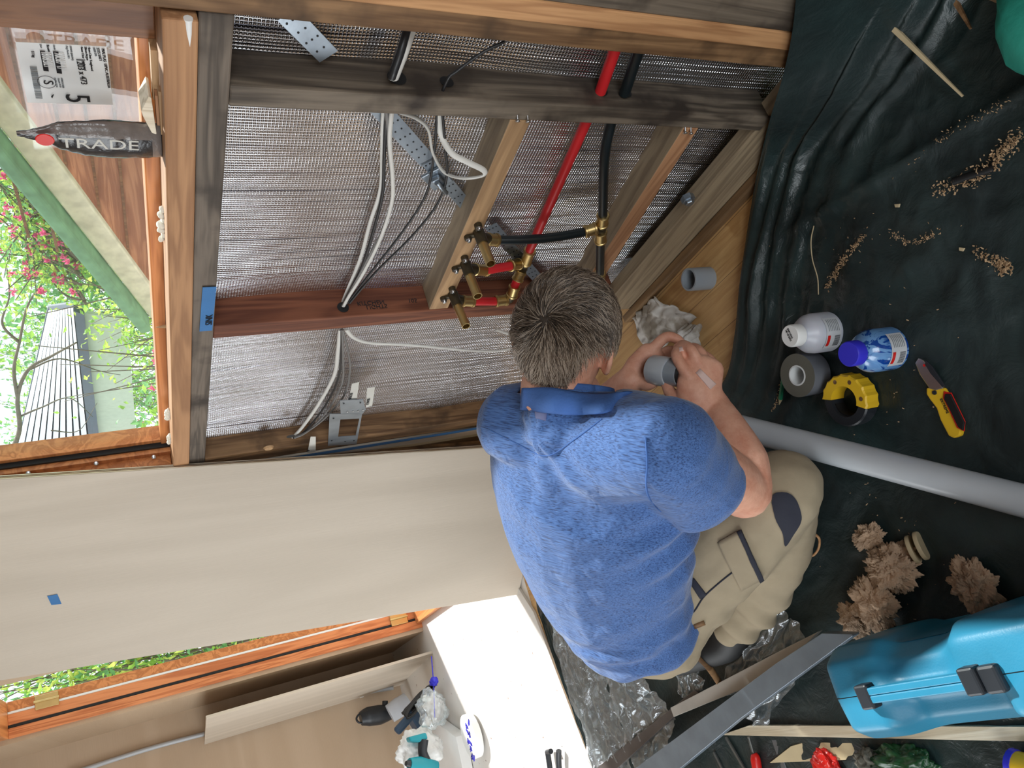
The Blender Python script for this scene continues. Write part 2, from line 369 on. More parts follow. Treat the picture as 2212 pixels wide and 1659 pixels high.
def smoothpath(pts, n=8):
    pts = [V(p) for p in pts]; out = []
    P = [pts[0]*2-pts[1]]+pts+[pts[-1]*2-pts[-2]]
    for i in range(1, len(P)-2):
        p0, p1, p2, p3 = P[i-1:i+3]
        for k in range(n):
            t = k/n
            out.append(0.5*((2*p1)+(-p0+p2)*t+(2*p0-5*p1+4*p2-p3)*t*t+(-p0+3*p1-3*p2+p3)*t**3))
    out.append(pts[-1]); return out
def add_tube(bm, pts, r, n=10, caps=True, mi=0, flat=1.0, hint=(0, 0, 1), hollow=False):
    pts = [V(p) for p in pts]; rings = []; d0 = None; side = None
    for i, p in enumerate(pts):
        d = (pts[min(i+1, len(pts)-1)]-pts[max(i-1, 0)]).normalized()
        if side is None: _, side, _u = frame3(d, hint)
        else: side = (side-d*side.dot(d)).normalized()
        u = d.cross(side)
        rr = r[i] if isinstance(r, (list, tuple)) else r
        ra, rb = rr if isinstance(rr, tuple) else (rr, rr*flat)
        rings.append([bm.verts.new(p+side*math.cos(2*math.pi*k/n)*ra+u*math.sin(2*math.pi*k/n)*rb) for k in range(n)])
    for a_, b_ in zip(rings, rings[1:]):
        for k in range(n):
            f = bm.faces.new((a_[k], a_[(k+1) % n], b_[(k+1) % n], b_[k])); f.material_index = mi; f.smooth = True
    if caps:
        for q in (rings[0], rings[-1]):
            f = bm.faces.new(q); f.material_index = mi
    return rings
def tube(name, pts, r, mat, parent=None, n=10, smooth_n=0, flat=1.0, hint=(0, 0, 1), caps=True):
    if smooth_n:
        if isinstance(r, (list, tuple)):
            rr = [q if isinstance(q, tuple) else (q, q*flat) for q in r]; n_ = smooth_n
            def mixr(k):
                i, f = min(k//n_, len(rr)-1), (k % n_)/n_; j = min(i+1, len(rr)-1)
                return (rr[i][0]*(1-f)+rr[j][0]*f, rr[i][1]*(1-f)+rr[j][1]*f)
            r = [mixr(k) for k in range(n_*(len(pts)-1)+1)]
        pts = smoothpath(pts, smooth_n)
    bm = bmesh.new(); add_tube(bm, pts, r, n, caps, flat=flat, hint=hint); return finish(name, bm, mat, parent, True, autos=50)
def add_lathe(bm, prof, o, axis, n=32, mi=0, closed=False):      # prof = [(radius, height)]
    d, s, u = frame3(axis, (0.3, 0.9, 0.1)); o = V(o); rings = []
    for r, h in prof:
        if r < 1e-5: rings.append([bm.verts.new(o+d*h)])
        else: rings.append([bm.verts.new(o+d*h+(s*math.cos(2*math.pi*k/n)+u*math.sin(2*math.pi*k/n))*r) for k in range(n)])
    if closed: rings.append(rings[0])
    for a_, b_ in zip(rings, rings[1:]):
        if len(a_) == 1 and len(b_) == 1: continue
        for k in range(n):
            k2 = (k+1) % n
            if len(a_) == 1: vs = (a_[0], b_[k2], b_[k])
            elif len(b_) == 1: vs = (a_[k], a_[k2], b_[0])
            else: vs = (a_[k], a_[k2], b_[k2], b_[k])
            f = bm.faces.new(vs); f.material_index = mi; f.smooth = True
def lathe(name, prof, o, axis, mat, parent=None, n=32, closed=False):
    bm = bmesh.new(); add_lathe(bm, prof, o, axis, n, 0, closed); return finish(name, bm, mat, parent, True, autos=35)
def prism(name, pts, off, mat, parent=None, bevel=0.0):         # polygon pts extruded by vector off
    bm = bmesh.new(); add_prism(bm, pts, off, bevel); return finish(name, bm, mat, parent)
def add_prism(bm, pts, off, bevel=0.0, mi=0):
    t = bmesh.new(); vs = [t.verts.new(V(p)) for p in pts]; f = t.faces.new(vs)
    r = bmesh.ops.extrude_face_region(t, geom=[f]); ex = [g for g in r['geom'] if isinstance(g, bmesh.types.BMVert)]
    bmesh.ops.translate(t, verts=ex, vec=V(off))
    bmesh.ops.recalc_face_normals(t, faces=t.faces)
    if bevel: bmesh.ops.bevel(t, geom=t.edges[:], offset=bevel, segments=2, affect='EDGES', profile=0.5)
    for f in t.faces: f.material_index = mi
    join(bm, t)
def text(name, s, o, right, up, size, mat, parent, depth=0.0004, align='LEFT', sx=1.0):
    cu = bpy.data.curves.new('t', 'FONT'); cu.body = s; cu.size = size; cu.extrude = depth; cu.align_x = align; cu.resolution_u = 3
    to = bpy.data.objects.new('t', cu); COL.objects.link(to)
    me = bpy.data.meshes.new_from_object(to.evaluated_get(bpy.context.evaluated_depsgraph_get()))
    bpy.data.objects.remove(to); bpy.data.curves.remove(cu)
    bm = bmesh.new(); bm.from_mesh(me); bpy.data.meshes.remove(me)
    r, u = V(right).normalized(), V(up).normalized(); nn = r.cross(u)
    for v in bm.verts: v.co = V(o)+r*v.co.x*sx+u*v.co.y+nn*v.co.z
    return finish(name, bm, mat, parent)
def grid(name, P, nu, nv, mat, parent=None, thick=0.0, smooth=True):   # P(u,v)->Vector
    bm = bmesh.new(); g = [[bm.verts.new(P(i/nu, j/nv)) for j in range(nv+1)] for i in range(nu+1)]
    for i in range(nu):
        for j in range(nv): bm.faces.new((g[i][j], g[i+1][j], g[i+1][j+1], g[i][j+1]))
    o = finish(name, bm, mat, parent, smooth)
    if thick: m = o.modifiers.new('thickness', 'SOLIDIFY'); m.thickness = thick; m.offset = 0
    return o
def thicken(bm, vec):
    r = bmesh.ops.extrude_face_region(bm, geom=bm.faces[:]); ex = [g for g in r['geom'] if isinstance(g, bmesh.types.BMVert)]
    bmesh.ops.translate(bm, verts=ex, vec=V(vec))
def nz(p, s=1.0, seed=0): return noise.noise(V(p)*s+V((seed*13.1, seed*7.7, seed*3.3)))
# ================================================================== the room shell
Z1 = W(430, 600).z*0 + 1.217          # top of the dark trimmer / bottom of the orange sill timber
ZT0, ZT1, ZS1 = 1.173, 1.217, 1.262
struct(tag(box('floor', -1.8, 2.92, -0.96, 2.2, -0.06, 0.0, M_['floor'], bevel=0), 'pale pine floorboards with dark joints showing in the corner'))
struct(tag(box('ceiling', -1.8, 5.35, -1.0, 2.3, 2.45, 2.52, M_['raw_ceiling'], bevel=0), 'unpainted timber ceiling'))
bm = bmesh.new()
for q in ((-1.0, 0.0, -0.06, 2.45), (1.4, 2.3, -0.06, 2.45), (0.0, 1.4, -0.06, 1.0), (0.0, 1.4, 2.2, 2.45)): add_box(bm, -1.9, -1.8, q[0], q[1], q[2], q[3])
struct(tag(finish('wall_back', bm, M_['raw_ceiling']), 'unlined timber wall behind the camera with a window opening'))  # opening added so the fill lamp outside reaches the room
bm = bmesh.new()
for q in ((-1.8, 5.35, -0.06, 0.5), (-1.8, 5.35, 2.25, 2.45), (-1.8, -0.4, 0.5, 2.25), (1.0, 2.1, 0.5, 2.25), (2.1, 4.45, 1.8, 2.25), (4.45, 5.35, 0.5, 2.25)): add_box(bm, q[0], q[1], 2.2, 2.3, q[2], q[3])
struct(tag(finish('wall_left', bm, M_['ply_x']), 'lined wall with two window openings'))  # both openings added for the area lamps outside
# end of the room
struct(tag(box('wall_end', 5.25, 5.35, -0.60, 2.2, -0.06, 2.45, M_['ply_y'], bevel=0), 'plywood lined end wall behind the tools'))
struct(tag(box('wall_nook', 4.455, 5.25, -0.62, -0.452, -0.06, 2.45, M_['ply_x'], bevel=0), 'plywood lined wall between door jamb and corner'))
struct(tag(box('floor_end', 2.92, 5.25, -0.62, 2.2, -0.06, 0.0, M_['white_floor'], bevel=0), 'sunlit white floor at the far end'))
bm = bmesh.new(); add_box(bm, 2.62, 3.1, -1.04, -0.93, -0.06, 2.45); add_box(bm, 3.0, 3.1, -1.04, -0.5, -0.06, 2.45)
add_box(bm, 3.1, 5.25, -0.62, -0.50, 2.12, 2.45)
struct(tag(finish('wall_step', bm, M_['ply_x']), 'wall stepping in beside the door opening'))
# outer skin of the right wall around the window
wx0, wx1 = W(290, 78, -0.99).x, W(345, 938, -0.99).x     # visible glass from near to far
wz0 = W(318, 500, -0.99).z
bm = bmesh.new()
add_box(bm, -1.8, 2.56, -1.06, -1.02, -0.06, wz0-0.06); add_box(bm, -1.8, wx0-0.03, -1.06, -1.02, wz0-0.06, 2.45)
add_box(bm, wx1+0.10, 2.56, -1.06, -1.02, wz0-0.06, 2.45); add_box(bm, wx0-0.05, wx1+0.12, -1.06, -1.02, 2.2, 2.45)
struct(tag(finish('wall_right', bm, M_['dark_wood']), 'outer boarding of the wall behind the foil'))
# ------------------------------------------------------------------ foil behind the studs
def foilP(u, v):
    X = 0.60+u*1.78; Z = 0.002+v*(ZT0-0.004)
    y = YF+0.012*math.sin((X-0.896)*math.pi/0.64)+0.010*nz((X, 0, Z), 3.1, 3)+0.004*nz((X*9, 0, Z*1.2), 1, 5)
    # the overlapped joint near the third stud bulges
    y += 0.006*math.exp(-((X-1.44)/0.03)**2)
    return V((X, min(y, -0.93), Z))
tag(grid('foil_insulation', foilP, 150, 60, M_['foil']), 'silver woven foil sheet fixed behind the wall studs, faint creases', 'insulation')
def noz(z): return z
# studs ------------------------------------------------------------
def stud(x0, x1, z0, z1, mat, label, yf=YW, yb=YF-0.05):
    o = box('wall_stud', x0, x1, yb, yf, z0, z1, M_[mat], bevel=0.003); return tag(o, label, 'timber')
stud(0.50, 0.655, 0.10, 2.4, 'grey_wood', 'wide rough grey stud nearest the camera, top edge of the photo', YW+0.004)
stud(0.655, 0.6915, 0.10, 2.4, 'orange_wood', 'smooth orange pine stud between rough grey and brown studs', YW+0.006)
stud(0.692, 0.735, 0.10, 2.4, 'brown_wood', 'weathered brown stud beside the smooth orange one')
stud(0.855, 0.896, 0.115, ZT0, 'grey_wood', 'grey stud drilled for red and black pipes')
stud(1.537, 1.592, 0.115, ZT0, 'red_wood', 'red brown stud behind the brass tap elbows, with pencil writing')
stud(2.325, 2.40, 0.115, ZT0, 'brown_wood', 'far stud next to the leaning plywood, with a round knot')
tag(box('window_trimmer', 0.735, 2.5, YF-0.05, YW+0.001, ZT0, ZT1, M_['grey_wood_x'], bevel=0.003), 'dark grey timber running under the window sill', 'timber')
tag(box('sill_timber', 0.742, 2.5, YF-0.01, YW+0.010, ZT1+0.001, ZS1, M_['orange_wood_x'], bevel=0.003), 'orange pine timber lying on the dark beam below the window', 'timber')
# a bead of white sealant at the near end
pts = [W(405, 32), W(408, 90), W(411, 160), W(413, 220)]
tag(tube('sealant_bead', [p+V((0, 0.006, 0)) for p in pts], [0.006, 0.004, 0.003, 0.001], M_['white'], smooth_n=4), 'white sealant bead between sill timber and grey beam', 'sealant')
# noggings
def nog(z0t, z0b, z1t, z1b, mat, label):       # a nogging drops a little towards its far end
    x0, x1 = 0.897, 1.536; bm = bmesh.new(); yf_, yk = YW-0.001, YF-0.04
    add_prism(bm, [(x0, yf_, z0t), (x1, yf_, z1t), (x1, yf_, z1b), (x0, yf_, z0b)], (0, yk-yf_, 0), 0.002)
    bm.normal_update()
    for f in bm.faces:
        if abs(f.normal.z) > 0.9: f.material_index = 1
    return tag(finish('wall_nogging', bm, [M_[mat], M_['plate_wood']]), label, 'timber')
n1 = nog(0.703, 0.662, 0.674, 0.624, 'nog_wood', 'upper pine nogging carrying the three brass tap elbows')
n2 = nog(0.317, 0.279, 0.252, 0.200, 'nog_wood2', 'lower redder pine nogging with two screws at its near end')
def screw(P, d, parent=None, name='screw', L=0.022, r=0.0045):
    return lathe(name, [(0, 0.0), (r*0.5, 0.0), (r, -0.001), (r, -0.002), (r*0.45, -0.005), (r*0.4, -L), (0, -L)], V(P)+V(d)*0.002, d, M_['screw'], parent, 12)
for pxy in ((1117, 258), (1139, 259)):
    p = W(*pxy, YW+0.004); s = screw(p+V((0, 0.004, 0)), (0.5, 0.85, 0), n1)
for pxy in ((1479, 284), (1491, 285)):
    p = W(*pxy, YW+0.004); screw(p+V((0, 0.004, 0)), (0.5, 0.85, 0), n2)
# bottom plate, quad and bolt
pl = tag(box('bottom_plate', 0.55, 1.62, -0.928, YW-0.002, 0.0, 0.125, M_['plate_wood'], bevel=0.003), 'grey green bottom plate with a hex bolt, along the floor', 'timber')
bp = W(1487, 432); lathe('hex_bolt', [(0, 0.012), (0.009, 0.012), (0.011, 0.009), (0.011, 0.003), (0.016, 0.003), (0.016, -0.01), (0, -0.01)], (bp.x, YW, bp.z), (0, 1, 0), M_['galv'], pl, 6)
tag(box('floor_quad', 0.55, 1.66, YW-0.001, YW+0.022, 0.0, 0.028, M_['brown_wood_x'], bevel=0.004), 'thin brown strip where floor meets the bottom plate', 'trim')
# lining beyond the far stud, blue tape on its edge
lin = tag(box('lining_panel', 2.405, 2.47, YW-0.03, YW+0.004, 0.0, 1.15, M_['ply'], bevel=0.001), 'grey brown lining panel behind the leaning plywood', 'panel')
def strip(name, pts, w, mat, parent=None, off=0.003, lift=(0, 1, 0), t=0.0008):     # tape along pts on wall plane, w in direction perpendicular
    bm = bmesh.new(); n = V(lift); P = [V(p)+n*off for p in pts]; A, B = [], []
    for i, p in enumerate(P):
        d = (P[min(i+1, len(P)-1)]-P[max(i-1, 0)]).normalized(); s = d.cross(n).normalized()
        A.append(bm.verts.new(p+s*w/2)); B.append(bm.verts.new(p-s*w/2))
    for i in range(len(P)-1): bm.faces.new((A[i], A[i+1], B[i+1], B[i]))
    thicken(bm, n*t)
    return finish(name, bm, mat, parent)
tp = [W(540, 1000), W(640, 983), W(760, 964), W(880, 945), W(970, 931), W(1045, 918)]
tag(strip('masking_tape', tp, 0.022, M_['blue_tape'], off=0.008), 'long blue tape along the lining edge beside the leaning plywood', 'tape')
tag(strip('masking_tape', [W(452, 616), W(448, 660), W(444, 711)], 0.026, M_['blue_tape'], off=0.004), 'blue tape on the dark beam, marked SINK', 'tape')
text('lettering', 'SINK', W(458, 702, YW+0.006), V((-1, 0, 0)), (0, 0, 1), 0.02, M_['ink'], bpy.data.objects['masking_tape.001'])
# knot in far stud
kp = W(580, 968); lathe('knot', [(0, 0.004), (0.012, 0.004), (0.016, -0.002), (0, -0.002)], (kp.x-0.004, YW+0.001, kp.z), (0, 1, 0), M_['nog_wood'], None, 20)
o = bpy.data.objects['knot']; adopt(o, bpy.data.objects['wall_stud.005'])
# writing on the red stud side
sx = 1.536
for s, (a, b_) in (('KITCHEN', (770, 652)), ('LIGHTS', (790, 660)), ('105', (880, 646))):
    p = Xp(a, b_, sx); text('pencil_note', s, p, (0, 0, -1), (0, 1, 0), 0.016, M_['ink'], bpy.data.objects['wall_stud.004'])
# ------------------------------------------------------------------ metal strap brace
def strapline(a, b, w=0.026, seg=1):
    return a, b
def strap_part(name, a, b, w, parent, y=YF+0.030):
    a = W(a[0], a[1], y); b = W(b[0], b[1], y); d = (b-a).normalized(); s = d.cross(V((0, 1, 0))).normalized()
    bm = bmesh.new(); add_obox(bm, (a+b)/2, d, s, (0, 1, 0), (b-a).length, w, 0.0012)
    o = finish(name, bm, M_['galv'], parent)
    L = (b-a).length; k = 0; t = 0.012
    while t < L-0.008:
        for sg in (-0.3, 0.0, 0.3) if k % 2 == 0 else (-0.15, 0.22):
            q = a+d*t+s*sg*w; lathe('hole', [(0, 0.0004), (0.0018, 0.0004), (0.0018, -0.0004), (0, -0.0004)], q+V((0, 0.0009, 0)), (0, 1, 0), M_['dark'], o, 8)
        t += 0.022; k += 1
    return o
st = thing('strap_brace', 'perforated galvanised strap running diagonally across the foil with a tensioner', 'brace', W(930, 360, YF+0.03))
strap_part('strap', (620, 30), (710, 122), 0.034, st)
strap_part('strap', (812, 225), (925, 350), 0.034, st)
strap_part('strap', (922, 346), (1030, 470), 0.028, st)
strap_part('strap', (1060, 487), (1310, 770), 0.028, st)
bm = bmesh.new(); p = W(930, 370, YF+0.034); q = W(958, 400, YF+0.034); d = (q-p).normalized(); s = d.cross(V((0, 1, 0)))
add_obox(bm, (p+q)/2, d, s, (0, 1, 0), 0.055, 0.045, 0.006, 0.002); add_obox(bm, (p+q)/2+V((0, 0.008, 0)), d, s, (0, 1, 0), 0.03, 0.02, 0.012, 0.004)
add_tube(bm, [(p+q)/2+V((0, 0.018, 0))-d*0.012, (p+q)/2+V((0, 0.018, 0))+d*0.03], 0.005, 8); tz = finish('tensioner', bm, M_['galv'], st)
# ------------------------------------------------------------------ cables
def cable(label, pts, r, mat, flat=1.0, y=YF+0.05, group=None, name='electrical_cable', ys=None):
    P = []
    for i, p in enumerate(pts):
        yy = p[2] if len(p) > 2 else y
        P.append(W(p[0], p[1], yy))
    return tag(tube(name, P, r, M_[mat], smooth_n=8, flat=flat, hint=(0, 1, 0)), label, 'cable', group)
ya = -0.925
cable('white cable bending left of the bundle above the hole in the red stud', [(838, 180), (828, 250), (826, 330), (822, 410), (800, 480), (778, 560), (745, 640, -0.93), (738, 662, -0.93)], 0.0042, 'white_cable', 0.6, ya)
cable('dark cable at the middle of the bundle through the red stud', [(846, 180), (834, 260), (830, 340), (826, 420), (806, 500), (782, 575), (748, 645), (740, 663)], 0.0034, 'black_cable', 1, ya+0.006)
cable('grey cable twisting round the bundle under the window', [(828, 190), (838, 270), (842, 345), (848, 420), (830, 490), (795, 560), (752, 640), (740, 662)], 0.004, 'grey_cable', 0.7, ya+0.008)
cable('pale cable on the right of the bundle under the window', [(852, 190), (842, 300), (848, 380), (846, 440), (820, 520), (785, 590), (754, 640), (742, 662)], 0.004, 'white_cable', 0.6, ya+0.012)
cable('thin black cable curving down from the grey stud, first of the pair', [(1090, 90, -0.91), (1040, 115, -0.905), (985, 155, -0.90), (965, 175, -0.90), (945, 240), (938, 330), (920, 420), (870, 500), (800, 590), (750, 655)], 0.0026, 'black_cable', 1, ya+0.01)
cable('thin black cable curving down to the hole, second of the pair', [(956, 245), (962, 320), (965, 380), (945, 440), (890, 510), (810, 590), (755, 655)], 0.0026, 'black_cable', 1, ya+0.014)
cable('white flat cable looping to the upper nogging', [(948, 240), (953, 290), (975, 330, -0.89), (1010, 350, -0.878), (1045, 368, -0.872), (1042, 380, -0.872), (1000, 385, -0.885), (960, 372), (935, 330), (925, 280), (900, 255), (860, 240)], 0.0055, 'white_cable', 0.5, -0.915)
cable('pair of fat black and white cables through the grey stud', [(890, 60, -0.94), (875, 105, -0.915), (858, 150, -0.905), (850, 170, -0.905)], 0.009, 'white_cable', 0.6)
cable('black cable beside the fat white one at the grey stud', [(880, 60, -0.932), (866, 110, -0.908), (852, 150, -0.897), (846, 168, -0.897)], 0.0065, 'black_cable')
cable('white cable dropping to the lowest hole beside the switch bracket', [(735, 712), (730, 760), (722, 810), (690, 870), (655, 920), (632, 946)], 0.0058, 'white_cable', 0.7, -0.918)
cable('dark cable next to the white one above the switch bracket', [(738, 712), (737, 760), (730, 820), (700, 880), (660, 930), (634, 946)], 0.003, 'black_cable', 1, -0.913)
cable('grey cable bowed out right of the lower bundle', [(740, 712), (752, 760), (756, 800), (745, 850), (705, 900), (660, 935), (636, 946)], 0.003, 'grey_cable', 1, -0.906)
cable('grey cable in the middle of the lower bundle', [(739, 712), (741, 770), (738, 830), (705, 890), (665, 930), (636, 945)], 0.003, 'grey_cable', 1, -0.910)
cable('white flat cable looping out behind the man\'s head', [(748, 712), (765, 730), (800, 741), (880, 745), (960, 752), (1030, 758), (1085, 757), (1117, 745), (1108, 726), (1072, 712)], 0.0055, 'white_cable', 0.5, -0.905)
# drilled holes are dark sleeves in the studs
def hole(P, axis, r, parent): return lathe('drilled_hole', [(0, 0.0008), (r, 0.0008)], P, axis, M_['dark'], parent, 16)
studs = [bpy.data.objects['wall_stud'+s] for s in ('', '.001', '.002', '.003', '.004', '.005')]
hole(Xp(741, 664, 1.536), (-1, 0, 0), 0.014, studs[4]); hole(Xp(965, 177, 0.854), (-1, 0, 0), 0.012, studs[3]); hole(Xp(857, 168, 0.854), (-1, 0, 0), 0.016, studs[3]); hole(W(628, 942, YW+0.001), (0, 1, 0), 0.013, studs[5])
# ------------------------------------------------------------------ plumbing
hw = thing('hot_water_pipework', 'red water pipe with brass tee and two brass tap elbows on the nogging', 'pipe', W(1140, 560, -0.9))
cw = thing('cold_water_pipework', 'black water pipe with brass tee and one brass tap elbow on the nogging', 'pipe', W(1300, 490, -0.9))
Yp = -0.915
def seg(name, a, b, r, mat, parent, ya_=Yp, yb_=None, mid=None):
    P = [W(a[0], a[1], ya_)]+([W(*m) for m in mid] if mid else [])+[W(b[0], b[1], ya_ if yb_ is None else yb_)]
    return tube(name, P, r, M_[mat], parent, n=16, smooth_n=6 if mid else 0)
def sleeve(a, b, parent, r=0.0135, ya_=Yp, yb_=None):
    A, B = W(a[0], a[1], ya_), W(b[0], b[1], ya_ if yb_ is None else yb_); L = (B-A).length
    lathe('crimp_sleeve', [(0, 0), (r, 0), (r*1.12, 0.002), (r*1.12, 0.006), (r, 0.007), (r, L-0.007), (r*1.12, L-0.006), (r*1.12, L-0.002), (r, L), (0, L)], A, B-A, M_['brass'], parent, 20)
def fitting(name, pts, parent, r=0.0105):
    bm = bmesh.new()
    for a, b_ in pts: add_tube(bm, [W(a[0], a[1], a[2] if len(a) > 2 else Yp), W(b_[0], b_[1], b_[2] if len(b_) > 2 else Yp)], r, 14)
    return finish(name, bm, M_['brass_dark'], parent, True, autos=40)
# hot: comes through the studs, down to a tee
seg('pipe', (1345, 60), (1297, 198), 0.0105, 'red_pipe', hw, -0.915, -0.925)
seg('pipe', (1272, 250), (1142, 545), 0.0105, 'red_pipe', hw, -0.925, -0.915)
hole(Xp(1299, 196, 0.854), (-1, 0, 0), 0.013, studs[3])
sleeve((1145, 540), (1135, 568), hw)
fitting('tee_fitting', [((1136, 565), (1122, 600, -0.905)), ((1130, 578), (1112, 576))], hw)
sleeve((1122, 570), (1101, 574), hw, yb_=-0.90); seg('pipe', (1104, 574), (1050, 584), 0.0105, 'red_pipe', hw, -0.90, -0.895)
sleeve((1126, 585), (1117, 606), hw, ya_=-0.905, yb_=-0.892); seg('pipe', (1118, 603), (1110, 622), 0.0105, 'red_pipe', hw, -0.893, -0.882); sleeve((1112, 618), (1105, 640), hw, ya_=-0.883, yb_=-0.873)
fitting('elbow_fitting', [((1106, 637, -0.873), (1100, 648, -0.872)), ((1102, 646, -0.872), (1092, 648, -0.872))], hw)
sleeve((1096, 648), (1070, 651), hw, ya_=-0.872, yb_=-0.872); seg('pipe', (1073, 651), (1020, 651), 0.0105, 'red_pipe', hw, -0.872, -0.878)
# cold
seg('pipe', (1395, 60), (1349, 202), 0.0105, 'black_pipe', cw, -0.91, -0.92)
hole(Xp(1351, 200, 0.854), (-1, 0, 0), 0.013, studs[3])
seg('pipe', (1322, 255), (1302, 468), 0.0105, 'black_pipe', cw, -0.925, -0.885, [(1306, 340, -0.905)])
sleeve((1303, 464), (1300, 486), cw, ya_=-0.885, yb_=-0.883); fitting('tee_fitting', [((1301, 482, -0.883), (1298, 508, -0.878)), ((1300, 495, -0.88), (1282, 495, -0.88))], cw)
sleeve((1289, 493), (1262, 501), cw, ya_=-0.88, yb_=-0.88); sleeve((1298, 500), (1297, 522), cw, ya_=-0.878, yb_=-0.874)
seg('pipe', (1264, 501), (1072, 519), 0.0105, 'black_pipe', cw, -0.88, -0.885, [(1200, 512, -0.875), (1130, 518, -0.877)])
seg('pipe', (1297, 520), (1296, 592), 0.0105, 'black_pipe', cw, -0.874, -0.872); sleeve((1296, 590), (1296, 612), cw, ya_=-0.872, yb_=-0.872)
# tap elbows screwed to the nogging face
def tap(body, tip, side, parent, lab):
    B = W(body[0], body[1], YW+0.012); t = thing('tap_elbow', None, None, B); del_ = [k for k in t.keys()]
    adopt(t, parent)
    T = At(tip[0], tip[1], px(B)[2]-0.045); d = T-B
    bm = bmesh.new(); add_tube(bm, [B-V((0, 0.012, 0)), B+d*0.3], 0.0125, 14)
    sv = W(side[0], side[1], YW+0.004)
    add_tube(bm, [B, sv], 0.011, 14)
    for a_, l_ in ((0.4, 0.026), (2.3, 0.026), (3.6, 0.023)):
        e = B+V((-math.cos(a_)*l_, -0.009, math.sin(a_)*l_)); add_obox(bm, (B+e)/2-V((0, 0.003, 0)), e-B, (0, 1, 0), (e-B).cross(V((0, 1, 0))), l_, 0.006, 0.014, 0.002)
        add_tube(bm, [e-V((0, 0.004, 0)), e+V((0, 0.004, 0))], 0.0085, 12)
    o = finish('elbow_body', bm, M_['brass_dark'], t, True, autos=40)
    for a_, l_ in ((0.4, 0.026), (2.3, 0.026), (3.6, 0.023)):
        e = B+V((-math.cos(a_)*l_, -0.003, math.sin(a_)*l_)); lathe('screw', [(0, 0.006), (0.004, 0.005), (0.0062, 0.001), (0.0062, -0.001), (0, -0.001)], e, (0, 1, 0), M_['screw'], t, 12)
    L = d.length; A = B+d*0.28; L2 = L*0.72; dd = d.normalized(); r = 0.0105
    lathe('brass_spout', [(0, 0), (r, 0), (r, L2), (r*0.8, L2), (r*0.78, L2-0.03), (0, L2-0.03)], A, dd, M_['brass'], t, 20)
    bmm = None
    return B
b1 = tap((1037, 510), (1060, 570), (1060, 518), cw, ''); sleeve((1052, 517), (1076, 519), cw, ya_=-0.885, yb_=-0.885)
b2 = tap((1008, 578), (1032, 640), (1028, 582), hw, ''); sleeve((1024, 582), (1052, 584), hw, ya_=-0.885, yb_=-0.90)
b3 = tap((981, 643), (1007, 705), (1005, 650), hw, ''); sleeve((998, 650), (1024, 651), hw, ya_=-0.880, yb_=-0.878)
# ------------------------------------------------------------------ switch bracket, tape labels
br = thing('switch_bracket', 'galvanised switch mounting bracket with a square hole on the far stud', 'bracket', W(745, 930, YW+0.01))
yb = YW+0.008; ou = [W(712, 893, yb), W(782, 893, yb), W(770, 958, yb), W(708, 962, yb)]; inn = [W(735, 905, yb), W(776, 903, yb), W(768, 940, yb), W(730, 943, yb)]
bm = bmesh.new(); vo = [bm.verts.new(p) for p in ou]; vi = [bm.verts.new(p) for p in inn]
for k in range(4): bm.faces.new((vo[k], vo[(k+1) % 4], vi[(k+1) % 4], vi[k]))
thicken(bm, (0, 0.002, 0)); finish('plate', bm, M_['galv'], br)
prism('flange', [W(734, 864, yb), W(784, 862, yb), W(790, 884, yb), W(783, 893, yb), W(736, 894, yb)], (0, 0.0015, 0), M_['galv'], br)
for p in ((742, 870), (778, 868), (750, 888), (762, 887), (773, 886), (784, 884), (720, 902), (716, 950), (745, 952), (764, 950)):
    lathe('rivet', [(0, 0.0018), (0.002, 0.0012), (0.003, 0)], W(p[0], p[1], yb)+V((0, 0.003, 0)), (0, 1, 0), M_['dark'] if p[1] > 895 or p[1] < 880 else M_['screw'], br, 8)
def label_tape(px4, s, lab, to, size=0.013, y=YW+0.006):
    P = [W(a_, b_, y) for a_, b_ in px4]; bm = bmesh.new(); bm.faces.new([bm.verts.new(p) for p in P]); thicken(bm, (0, 0.0006, 0))
    o = tag(finish('tape_label', bm, M_['tape_cream']), lab, 'label')
    a_ = W(to[0], to[1], y+0.003); b_ = W(to[2], to[3], y+0.003); r = (b_-a_).normalized(); u = V((0, 1, 0)).cross(r)
    text('lettering', s, a_, r, u, size, M_['ink'], o); return o
label_tape([(760, 829), (776, 825), (770, 865), (752, 868)], 'MIRROR', 'cream tape label nearest the window side, above the switch bracket', (758, 864, 768, 832), y=YW+0.004)
label_tape([(793, 838), (810, 836), (804, 876), (790, 880)], 'POWER', 'cream tape label beside the switch bracket flange', (797, 874, 804, 842), y=YW+0.004)
label_tape([(671, 943), (682, 943), (682, 975), (664, 978)], 'UP', 'cream tape label on the far stud left of the bracket', (668, 975, 676, 950))
# ================================================================== window
GY = -0.99
def glassz(x): return x
win = struct(tag(thing('window_1', None, None, (1.6, GY, wz0)), 'wide timber window with a sticker on its glass'))
ztop = 2.12
P_ = lambda x0, x1, y0, y1, z0, z1, mat, name='window_frame', bev=0.002: box(name, x0, x1, y0, y1, z0, z1, M_[mat], win, bev)
P_(wx0-0.02, wx1+0.05, GY-0.03, -0.968, wz0-0.055, wz0, 'varnish_x', 'bottom_rail', 0.003)
P_(0.742, 2.5, GY-0.06, -0.975, ZS1-0.05, wz0-0.057, 'varnish_x', 'window_sill', 0.003)
